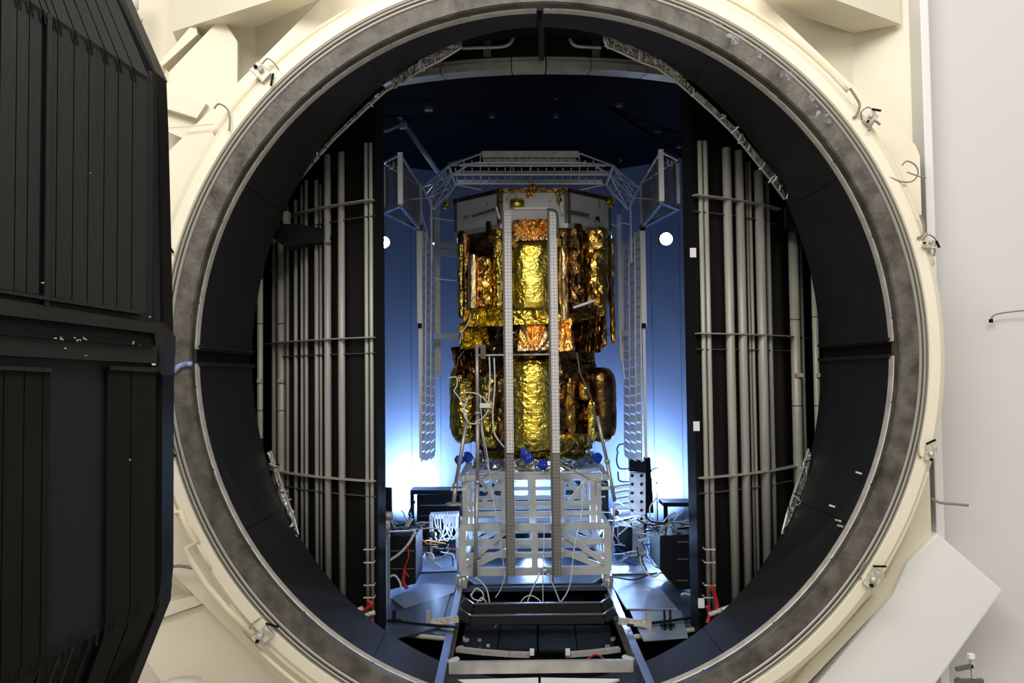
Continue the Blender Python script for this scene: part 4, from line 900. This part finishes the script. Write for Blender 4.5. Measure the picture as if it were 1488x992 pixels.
tag(MB().tube([P(792, 829, 21.7), P(792, 829, 21.6)], .1, 16).build('pulley', 'alu', None, True), 'small round pulley at the foot of the stand', 'pulley')
# ---------------------------------------------------------------- rails and black beams in the foreground
RZ = .02
rl = []
for side, (a, c) in (('left', ((638, 992), (669, 850))), ('right', ((944, 992), (884, 850)))):
    p, q = onz(*a, RZ), onz(*c, RZ); d = (p - q).normalized(); p2 = q + d * 7.6; d2 = Vector((d.x, d.y, 0)).normalized()
    root = thing('guide_rail', q, 'long steel guide rail running out of the chamber on the %s' % side, 'rail', 'guide rails under the stand')
    MB().bar(q + Vector((0, 0, 0)), p2, .15, .05).build('rail_top', 'rail', root)
    MB().bar(q + Vector((0, 0, -.12)), p2 + Vector((0, 0, -.12)), .05, .2).build('web', 'alu', root)
    MB().bar(q + Vector((0, 0, -.24)), p2 + Vector((0, 0, -.24)), .22, .05).build('flange', 'edge', root)
    MB().tube([q + Vector((-.06, -.05, .1)), q + Vector((.06, -.05, .1))], .16, 16).build('end_wheel', 'alu', root, True)
    MB().box(q + Vector((0, .1, .16)), (.22, .2, .16)).build('end_block', 'alu', root)
def xbeam(x0, x1, y, h, m, label, z=-.06, name='cross_beam', d=.12, grp=None):
    a, c = onz(x0, y, z), onz(x1, y, z); c.y = a.y = (a.y + c.y) / 2
    root = thing(name, (a + c) / 2, label, 'beam', grp)
    k = .22
    MB().bar(a + Vector((k, 0, 0)), c - Vector((k, 0, 0)), d, h).build('beam', m, root)
    MB().bar(a + Vector((k, 0, 0)), a + Vector((-.02, .0, .16)), d, h * .9).build('end_plate', m, root); MB().bar(c - Vector((k, 0, 0)), c + Vector((.02, .0, .16)), d, h * .9).build('end_plate', m, root)
    MB().bar(a + Vector((k, -d / 2 - .01, h / 2)), c - Vector((k, d / 2 + .01 - .0, -h / 2)), .03, .02).build('top_lip', 'edge', root)
M['beamblk'] = mat('dark beam paint', (.018, .018, .019), .4)
xbeam(678, 876, 851, .14, 'beamblk', 'black cross beam nearest the stand')
xbeam(674, 889, 883, .24, 'beamblk', 'second black cross beam over the pit')
xbeam(669, 893, 899, .2, 'beamblk', 'third black cross beam over the pit')
q = onz(786, 968, .02)
root = thing('spreader_bar', q, 'bright metal spreader bar between the two guide rails', 'bar')
a, c = onz(652, 972, .02), onz(922, 972, .02); c.y = a.y = q.y
MB().bar(a, c, .1, .21).build('bar', 'alu', root)
MB().bar(a + Vector((-.02, 0, .1)), a + Vector((.16, .12, .13)), .1, .04).build('end_gusset', 'alub', root); MB().bar(c + Vector((.02, 0, .1)), c + Vector((-.16, .12, .13)), .1, .04).build('end_gusset', 'alub', root)
for lb, pts in (('white triangular plate at the bottom edge, left of centre', ((664, 987), (782, 984), (782, 999), (700, 1001))), ('white triangular plate at the bottom edge, right of centre', ((786, 984), (900, 986), (870, 996), (786, 1001)))):
    tag(MB().prism([onz(x, y, -.15) for x, y in pts], (0, 0, -.04)).build('floor_plate', 'whiteg'), lb, 'plate')
# pit details: curved hatch edges, dark plates
for lb, pts in (('curved grey bar low in the pit at left', [(664, 943), (700, 947), (740, 950), (770, 951)]), ('curved grey bar low in the pit at right', [(822, 951), (860, 948), (900, 943)]),):
    root = thing('curb_bar', onz(*pts[0], -.3), lb, 'bar')
    for i in range(len(pts) - 1): MB().bar(onz(*pts[i], -.3), onz(*pts[i + 1], -.3), .12, .09).build('section', 'pipe', root)
for x in (773, 825): tag(MB().box(onz(x, 947, -.2), (.09, .1, .12)).build('stop_block', 'tag', bevel=.01), 'small white stop block in the pit, %s one' % ('left' if x < 800 else 'right'), 'block')
root = thing('pit_deck', onz(780, 920, -.42), 'dark deck plates down in the pit between the rails', 'deck')
for x0, x1 in ((668, 722), (724, 780), (783, 838), (840, 893)):
    MB().prism([onz(x0, 944, -.45), onz(x1, 944, -.45), onz(x1 - (x1 - 781) * .07, 908, -.45), onz(x0 - (x0 - 781) * .07, 908, -.45)], (0, 0, -.05)).build('deck_plate', 'pit', root)
MB().prism([onz(x, y, -.6) for x, y in ((660, 905), (900, 905), (880, 835), (680, 835))], (0, 0, -.04)).build('deck_plate', 'pit', root)
for x0, x1, y0, y1 in ((690, 752, 843, 851), (700, 738, 866, 873), (800, 850, 843, 851), (815, 845, 865, 872)):
    MB().prism([onz(x, y, -.5) for x, y in ((x0, y1), (x1, y1), (x1 - 2, y0), (x0 + 2, y0))], (0, 0, -.04)).build('pale_plate', 'floorp', root)
for i in range(14):
    x = random.uniform(668, 712) if i % 2 else random.uniform(850, 895); y = random.uniform(925, 946)
    p = onz(x, y, -.38); MB().box(p, (random.uniform(.04, .14), .06, .05)).build('debris_fitting', random.choice(('edge', 'alu', 'fit')), root)
cable('cable', [onz(848, 962, -.1), onz(866, 951, -.1), onz(880, 960, -.1)], .02, 'red', 'red cable peeking up behind the spreader bar')
MB_ = MB()
# circular track in front of the stand inside the shroud
for r, z, w, lb, m in ((7.28, .10, .06, 'thin black curved handrail bar near the tunnel edge', 'blk'), (7.05, .02, .05, 'inner thin black curved track bar', 'blk'), (7.45, -.1, .12, 'grey curved kerb bar nearest the tunnel', 'pipe')):
    for sg, t0, t1 in ((-1, -PI / 2 - .46, -PI / 2 - .26), (1, -PI / 2 + .24, -PI / 2 + .46)):
        pts = [(CX + r * math.cos(t0 + (t1 - t0) * i / 10), CY + r * math.sin(t0 + (t1 - t0) * i / 10), z) for i in range(11)]
        tag(MB().tube(pts, w / 2, 6).build('track_bar', m, None, True), lb + (', left of the rails' if sg < 0 else ', right of the rails'), 'bar')
for k, (x, y, sg) in enumerate(((623, 905, -1), (943, 907, 1))):
    p = onz(x, y + 8, .0); root = thing('rail_clamp', p, 'grey clamp post on an arm %s of the rails' % ('left' if sg < 0 else 'right'), 'clamp')
    MB().box(p + Vector((0, 0, .16)), (.10, .10, .42)).build('post', 'alu', root); MB().bar(p + Vector((-sg * .02, 0, .12)), p + Vector((-sg * .62, .1, .17)), .08, .13).build('arm', 'fit', root)
    MB().tube([p + Vector((0, 0, -.25)), p], .07, 10).build('screw', 'blk', root)
p = onz(970, 915, .0); root = thing('rail_clamp', p, 'black upright clamp farther right of the rails', 'clamp')
MB().box(p + Vector((-.06, 0, .2)), (.04, .08, .42)).box(p + Vector((.06, 0, .2)), (.04, .08, .42)).build('post', 'blk', root); MB().box(p + Vector((0, 0, .1)), (.3, .08, .07)).build('arm', 'blk', root)
p = onz(573, 905, .0); root = thing('rail_clamp', p, 'black upright clamp at the far left of the rails', 'clamp')
MB().box(p + Vector((0, 0, .12)), (.08, .08, .3)).build('post', 'blk', root); MB().box(p + Vector((0, 0, .05)), (.3, .08, .07)).build('arm', 'blk', root)
# floor plates
def fplate(pts, m, label, z=.02):
    tag(MB().prism([onz(x, y, z) for x, y in pts], (0, 0, -.03)).build('floor_plate', m, bevel=.005), label, 'plate')
fplate([(889, 849), (955, 849), (985, 884), (910, 884)], 'platep', 'pale square floor plate right of the stand')
fplate([(886, 822), (940, 821), (951, 832), (887, 833)], 'platep', 'small bright floor plate behind the right foot')
fplate([(568, 868), (620, 847), (663, 850), (660, 860), (590, 885)], 'platep', 'blue-grey floor plate left of the left rail')
fplate([(612, 806), (664, 804), (664, 828), (606, 830)], 'platep', 'bright floor plate behind the left foot', .03)
fplate([(560, 893), (655, 862), (640, 910), (560, 930)], 'floorp', 'dark blue floor plate nearest on the left')
fplate([(915, 887), (990, 886), (1000, 925), (935, 930)], 'platep', 'blue floor plate nearest on the right', .0)
# ---------------------------------------------------------------- equipment cases left and right
def case(name, pts, Y, th, label, m='case'):
    root = thing(name, P(*pts[0], Y), label, 'case')
    MB().prism([P(x, y, Y) for x, y in pts], (0, th, 0)).build('body', m, root, bevel=.02)
    return root
r1 = case('equipment_case', [(562, 776), (604, 778), (604, 848), (562, 858)], 21.0, 1.6, 'black equipment case under scattered tools at left')
for y in (800, 826): MB().bar(P(564, y, 20.97), P(602, y, 20.97), .03, .03).build('seam', 'edge', r1)
r2 = case('equipment_case', [(959, 778), (1005, 776), (1005, 856), (985, 856), (959, 828)], 21.2, 1.6, 'large black equipment case with shelves at right')
for y in (787, 812, 843): MB().bar(P(984, y, 21.17), P(1000, y, 21.17), .05, .03).build('handle', 'edge', r2)
r3 = case('monitor_back', [(556, 708), (569, 709), (569, 755), (556, 755)], 21.6, .15, 'black screen standing on the left case')
# shelf racks near the back wall
def rack(x0, x1, y0, y1, Y, label, legs=(0, 1)):
    root = thing('bench', P((x0 + x1) / 2, y1, Y), label, 'bench')
    MB().prism([P(x0, y0, Y), P(x1, y0, Y), P(x1, y0 + 6, Y), P(x0, y0 + 6, Y)], (0, .9, 0)).build('top', 'case', root)
    for k in legs:
        x = x0 + 3 + (x1 - x0 - 6) * k; a = P(x, y0 + 5, Y + .05); MB().box((a.x, a.y, a.z / 2), (.12, .1, a.z)).build('leg', 'case', root)
rack(596, 680, 712, 770, 28.6, 'dark bench silhouetted before the back wall at left')
rack(964, 1016, 730, 775, 27.2, 'dark bench silhouetted before the back wall at right')
for i in range(7): 
    a = P(606 + i * 5, 718, 29.1); tag(MB().bar(a, a + Vector((0, 0, -.9)), .02).build('hanging_rod', 'alub'), 'thin rod hanging under the left dark bench', 'rod', 'rods under the left bench')
for x0, x1, y0, Y, lb in ((606, 668, 719, 29.0, 'added dark block for the shade under the left bench'), (690, 742, 704, 27.6, 'added dark block for the shade behind the stand at left'), (748, 808, 722, 28.4, 'low added dark block for the shade behind the middle of the stand'), (822, 884, 700, 27.6, 'added dark block for the shade behind the stand at right')):  # dark blocks added in place of the bench's shadow and shade behind the stand
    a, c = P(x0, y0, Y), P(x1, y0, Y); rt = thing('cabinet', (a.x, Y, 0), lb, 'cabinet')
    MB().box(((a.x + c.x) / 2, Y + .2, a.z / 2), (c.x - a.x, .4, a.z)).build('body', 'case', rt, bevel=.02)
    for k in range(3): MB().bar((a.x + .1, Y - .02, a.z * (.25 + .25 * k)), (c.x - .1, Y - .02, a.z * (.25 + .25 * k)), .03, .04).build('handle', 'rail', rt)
# coil rack of white cables at left
cr = thing('cable_rack', P(645, 790, 24.5), 'white rack draped with coils of bright cable left of the stand', 'rack')
MB().prism([P(x, y, 24.5) for x, y in ((624, 748), (665, 746), (666, 752), (624, 754))], (0, .5, 0)).build('top_rail', 'alub', cr)
for k in range(9): MB().bar(P(628 + k * 4.4, 745, 24.45), P(628 + k * 4.4, 752, 24.45), .03).build('peg', 'tag', cr)
for x in (626, 664): a = P(x, 752, 24.6); MB().box((a.x, a.y, a.z / 2), (.07, .07, a.z)).build('leg', 'alu', cr)
for k in range(9):
    x = 628 + k * 4; dp = random.uniform(14, 34)
    MB().tube(bez([P(x, 750, 24.4), P(x + 1, 750 + dp * .6, 24.35), P(x + 9, 752 + dp, 24.3), P(x + 17, 750 + dp * .6, 24.35), P(x + 18, 750, 24.4)]), .022, 6).build('coil', 'cable', cr, True)
# bright perforated white cabinet at right
cb = thing('perforated_cabinet', P(926, 750, 25.4), 'tall bright white perforated plate with black block on top, right of the stand', 'cabinet')
MB().prism([P(x, y, 25.4) for x, y in ((916, 687), (938, 687), (938, 760), (916, 760))], (0, .25, 0)).build('plate', 'tag', cb)
for x in (918.5, 932):
    for k in range(6): p = P(x, 691 + k * 12.5, 25.38); MB().tube([p, p + Vector((0, -.02, 0))], .045, 8).build('hole', 'dark', cb)
MB().prism([P(x, y, 25.3) for x, y in ((915, 664), (937, 671), (937, 686), (915, 685))], (0, .3, 0)).build('black_block', 'case', cb)
MB().prism([P(x, y, 25.9) for x, y in ((937, 665), (945, 665), (950, 745), (939, 745))], (0, .3, 0)).build('black_upright', 'case', cb)
a = P(927, 760, 25.5); MB().box((a.x, a.y, a.z / 2), (.3, .3, a.z)).build('pedestal', 'alu', cb)
lf = thing('louvre_stack', P(905, 760, 25.6), 'stack of bright white fins left of the perforated plate', 'fins')
for k in range(7): MB().prism([P(x, y, 25.8) for x, y in ((893, 708 + k * 9), (915, 704 + k * 9), (915, 708 + k * 9), (893, 712 + k * 9))], (0, .3, 0)).build('fin', 'tag', lf)
a = P(905, 765, 26.2); MB().box((a.x, a.y, .5), (.3, .2, 1.0)).build('post', 'case', lf)
for k in range(5): 
    pass
# serpentine pipe on the wall right of the stage
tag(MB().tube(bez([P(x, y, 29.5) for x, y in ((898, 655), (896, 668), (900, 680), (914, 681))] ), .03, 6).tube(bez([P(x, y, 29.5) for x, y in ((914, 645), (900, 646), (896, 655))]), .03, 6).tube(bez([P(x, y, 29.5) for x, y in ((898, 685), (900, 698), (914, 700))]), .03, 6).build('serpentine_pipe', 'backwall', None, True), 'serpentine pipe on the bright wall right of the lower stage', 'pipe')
# piles of cables and tools on the floor and cases: countable bits
bits = []
def scatter(n, x0, x1, y0, y1, Y0, Y1, label, mats, L=.5):
    for i in range(n):
        mk = random.choice(mats); w_ = {'alub': 'silvery', 'cable': 'white', 'case': 'black', 'rail': 'steel-grey', 'wire': 'brown', 'orangec': 'orange', 'bluecap': 'blue'}[mk]
        x, y = random.uniform(x0, x1), random.uniform(y0, y1); Y = Y0 + (Y1 - Y0) * random.random()
        p = P(x, y, Y); pts = [p]; d = Vector((random.uniform(-1, 1), random.uniform(-.5, .5), random.uniform(-.1, .2)))
        for _ in range(4):
            d = (d + Vector((random.uniform(-.8, .8), random.uniform(-.4, .4), random.uniform(-.35, .35)))).normalized(); pts.append(pts[-1] + d * L * random.uniform(.2, .5))
        for q in pts: q.z = max(q.z, .03)
        tag(MB().tube(bez(pts, 4), random.uniform(.012, .025), 5).build('cable', mk, None, True), w_ + ' ' + label[0], 'cable', w_ + ' ' + label[1])
scatter(14, 562, 605, 758, 776, 21.4, 22.4, ('tangled cable lying on top of the left black case', 'cables on the left case'), ('alub', 'cable', 'case', 'rail'))
scatter(16, 950, 1000, 756, 778, 21.6, 22.6, ('tangled cable lying on top of the right black case', 'cables on the right case'), ('cable', 'alub', 'case', 'rail'))
scatter(16, 606, 662, 785, 803, 23.0, 24.5, ('loose cable on the floor behind the left stand foot', 'loose cables on the floor left'), ('wire', 'orangec', 'cable', 'case', 'alub'))
scatter(16, 896, 950, 788, 812, 23.0, 24.5, ('loose cable on the floor right of the stand', 'loose cables on the floor right'), ('case', 'cable', 'bluecap', 'wire', 'alub'))
scatter(12, 915, 950, 740, 790, 24.3, 25.0, ('cable dangling in front of the perforated plate', 'cables by the perforated plate'), ('cable',), .9)
for i, (pts, w, m) in enumerate((([(590, 765), (598, 753)], .10, 'alub'), ([(566, 757), (572, 768)], .12, 'alu'), ([(560, 773), (604, 771)], .07, 'rail'), ([(575, 763), (604, 762)], .05, 'case'), ([(960, 772), (975, 757)], .08, 'alu'), ([(973, 763), (988, 774)], .10, 'alub'), ([(985, 768), (1004, 766)], .06, 'case'))):
    Y = 21.3; tag(MB().bar(P(*pts[0], Y), P(*pts[1], Y + .2), w, .05).build('tool_bar', m, bevel=.006), ('silver tool slanting on the left case', 'short grey tool at the left end of the left case', 'long blue-grey bar along the left case top', 'black bar on the left case', 'grey tool slanting on the right case', 'pale tool slanting on the right case', 'black bar at the right end of the right case')[i], 'tool')
for lb, pts, Y, r, m in (('thick white hose from the left case to the shroud edge', [(604, 772), (592, 792), (578, 806), (562, 816)], 20.9, .035, 'cable'), ('red cable hanging down the left case', [(592, 793), (594, 808), (588, 826), (594, 838)], 20.8, .022, 'red'), ('red webbing at the foot of the left case', [(588, 828), (586, 845), (592, 855)], 20.8, .05, 'red'), ('white hose curving on the floor by the left case', [(566, 838), (574, 836), (582, 848), (582, 857)], 20.7, .028, 'cable'),
      ('white cable snaking along the right floor', [(930, 808), (935, 828), (950, 838), (962, 832), (975, 848), (984, 862)], 22.0, .02, 'cable'), ('second white cable snaking right', [(934, 812), (955, 824), (972, 838), (980, 860)], 22.0, .016, 'cable'), ('dark cable lying along the right floor plates', [(890, 838), (920, 842), (940, 836), (955, 832)], 22.2, .02, 'case'), ('white hose end near the right shroud edge', [(990, 865), (994, 862), (1006, 865)], 21.0, .03, 'cable')):
    cable('cable', [P(x, y, Y) for x, y in pts], r, m, lb)
# red straps and fittings at the feet of the shroud edges
for x0, pts, lb in ((535, ((534, 873), (540, 878), (528, 888)), 'red strap at the foot of the left pipes'), (1034, ((1034, 850), (1042, 880), (1036, 905)), 'red strap at the foot of the right pipes'), (538, ((538, 896), (541, 905), (538, 912)), 'lower red strap end at the left foot'), (1030, ((1028, 880), (1031, 893), (1028, 905)), 'second red strap at the right foot')):
    cable('strap', [cyl(x, y, (CX, CY), 8.0) for x, y in pts], .045, 'red', lb, 'strap')
for x, y, lb in ((518, 887, 'pale fitting at the foot of the left pipes'), (535, 893, 'second pale fitting at the left foot'), (1052, 885, 'pale fitting at the foot of the right pipes'), (1040, 890, 'second pale fitting at the right foot')):
    p = cyl(x, y, (CX, CY), 8.1); tag(MB().tube([p - Vector((.14, 0, .04)), p + Vector((.14, 0, .05))], .05, 10).build('fitting', 'fit', None, True), lb, 'fitting')
# standing rail at left inside the shroud edge
q = P(560, 830, 20.2); root = thing('cabinet_post', (q.x, q.y, 0), 'grey double post with pale top inside the left shroud edge', 'post')
zt = P(560, 776, 20.2).z
for dx in (-.07, .07): MB().box((q.x + dx, q.y, zt / 2), (.07, .1, zt)).build('upright', 'alu', root)
MB().tube([P(562, 775, 20.2), P(562, 752, 20.2)], .07, 10).tube([P(562, 752, 20.2), P(563, 744, 20.2)], .14, 12).build('pale_cap', 'fit', root, True)
# diagonal pipe high up
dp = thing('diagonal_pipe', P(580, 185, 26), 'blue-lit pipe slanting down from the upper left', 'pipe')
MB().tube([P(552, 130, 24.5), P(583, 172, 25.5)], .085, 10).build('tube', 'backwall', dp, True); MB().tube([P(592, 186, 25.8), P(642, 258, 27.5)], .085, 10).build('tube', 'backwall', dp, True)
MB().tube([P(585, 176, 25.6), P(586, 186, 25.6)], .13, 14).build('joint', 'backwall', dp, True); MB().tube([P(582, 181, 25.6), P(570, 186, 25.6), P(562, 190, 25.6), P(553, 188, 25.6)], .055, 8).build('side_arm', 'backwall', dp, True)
cable('cable', [P(x, y, 24) for x, y in ((812, 118), (804, 132), (806, 144), (812, 140), (820, 122), (828, 118))], .018, 'wire', 'looped cable dangling under the chamber top')
tag(MB().tube([P(855, 135, 24), P(990, 228, 28)], .05, 8).build('thin_pipe', 'ceil', None, True), 'thin dark pipe slanting across the chamber top at right', 'pipe')
# ---------------------------------------------------------------- lamps of the chamber
def lamp(px, py, Y, label, r=.09, energy=60, face=(0, -1, 0), stand=None):
    p = P(px, py, Y); root = thing('work_lamp', p, label, 'lamp'); f = Vector(face).normalized()
    MB().tube([p + f * -.16, p - f * .01], r * 1.15, 16).build('housing', 'edge', root, True)
    MB().tube([p - f * .005, p + f * .02], r, 16).build('lens', 'lamp', root, True)
    MB().bar(p - f * .1, p - f * .1 + Vector((0, .25, 0)), .04).build('bracket', 'edge', root)
    if stand: 
        MB().tube([p - Vector((0, -.1, .1)), Vector((p.x, p.y + .1, .05))], .025, 8).build('stand', 'alu', root, True)
    light('POINT', 'lamp_glow', p + f * .14, energy, BLUE, .08)
    return root
lamp(558, 352, 29.6, 'bright lamp glowing at the left shroud edge', .19, E_HI)
lamp(968, 347, 29.6, 'bright lamp glowing right of the spacecraft top', .21, E_HI)
lamp(633, 359, 28.2, 'smaller bright lamp between ladder and spacecraft at left', .15, E_HI * .6)
lamp(955, 690, 28.4, 'glaring lamp on a thin stand at lower right', .2, E_LOW * .35, stand=True)
# floodlights on the floor behind the stand, washing up the back wall
def flood(x, y, energy, target, label, size=.5, spread=115):
    root = thing('floor_floodlight', (x, y, 0), label, 'lamp')
    d = (Vector(target) - Vector((x, y, .5))).normalized()
    MB().prism([Vector((x, y, .5)) + Vector(v) for v in ((-.3, 0, -.2), (.3, 0, -.2), (.3, 0, .2), (-.3, 0, .2))], -d * .18).build('housing', 'case', root)
    MB().box((x, y, .15), (.5, .3, .3)).build('base', 'case', root)
    light('AREA', 'flood_glow', Vector((x, y, .6)) + d * .12, energy, BLUE, size, target, spread=spread)
flood(-2.7, 29.85, E_F * 1.1, (-3.9, 31.6, 2.4), 'low floodlight behind the left bench')
flood(4.2, 29.3, E_F * 1.1, (4.9, 31.6, 2.4), 'low floodlight behind the right bench')
flood(.6, 30.2, E_F * .35, (.6, 32.6, 2.0), 'low floodlight hidden behind the stand')
# work lights on the floor aimed at the stand from both sides
flood(-2.3, 25.8, E_S, (-.5, 23.8, 1.2), 'low floodlight aimed at the stand from the left', spread=75)
flood(3.3, 26.3, E_S * 1.6, (1.5, 23.6, 1.4), 'low floodlight aimed at the stand from the right', spread=75)
flood(0.6, 27.4, E_S * 1.2, (.6, 24, 2.0), 'low floodlight behind the stand', spread=75)
lamp(897, 744, 24.3, 'small added lamp brightening the white fins at the right of the stand', .07, 45, (.6, 1, .1))  # unseen source, added to brighten the fins and perforated plate
lamp(630, 776, 23.6, 'small added lamp brightening the white cable coils from the front', .07, 25, (.4, 1, -.1))  # likewise an added, unseen source that lifts the cable coils
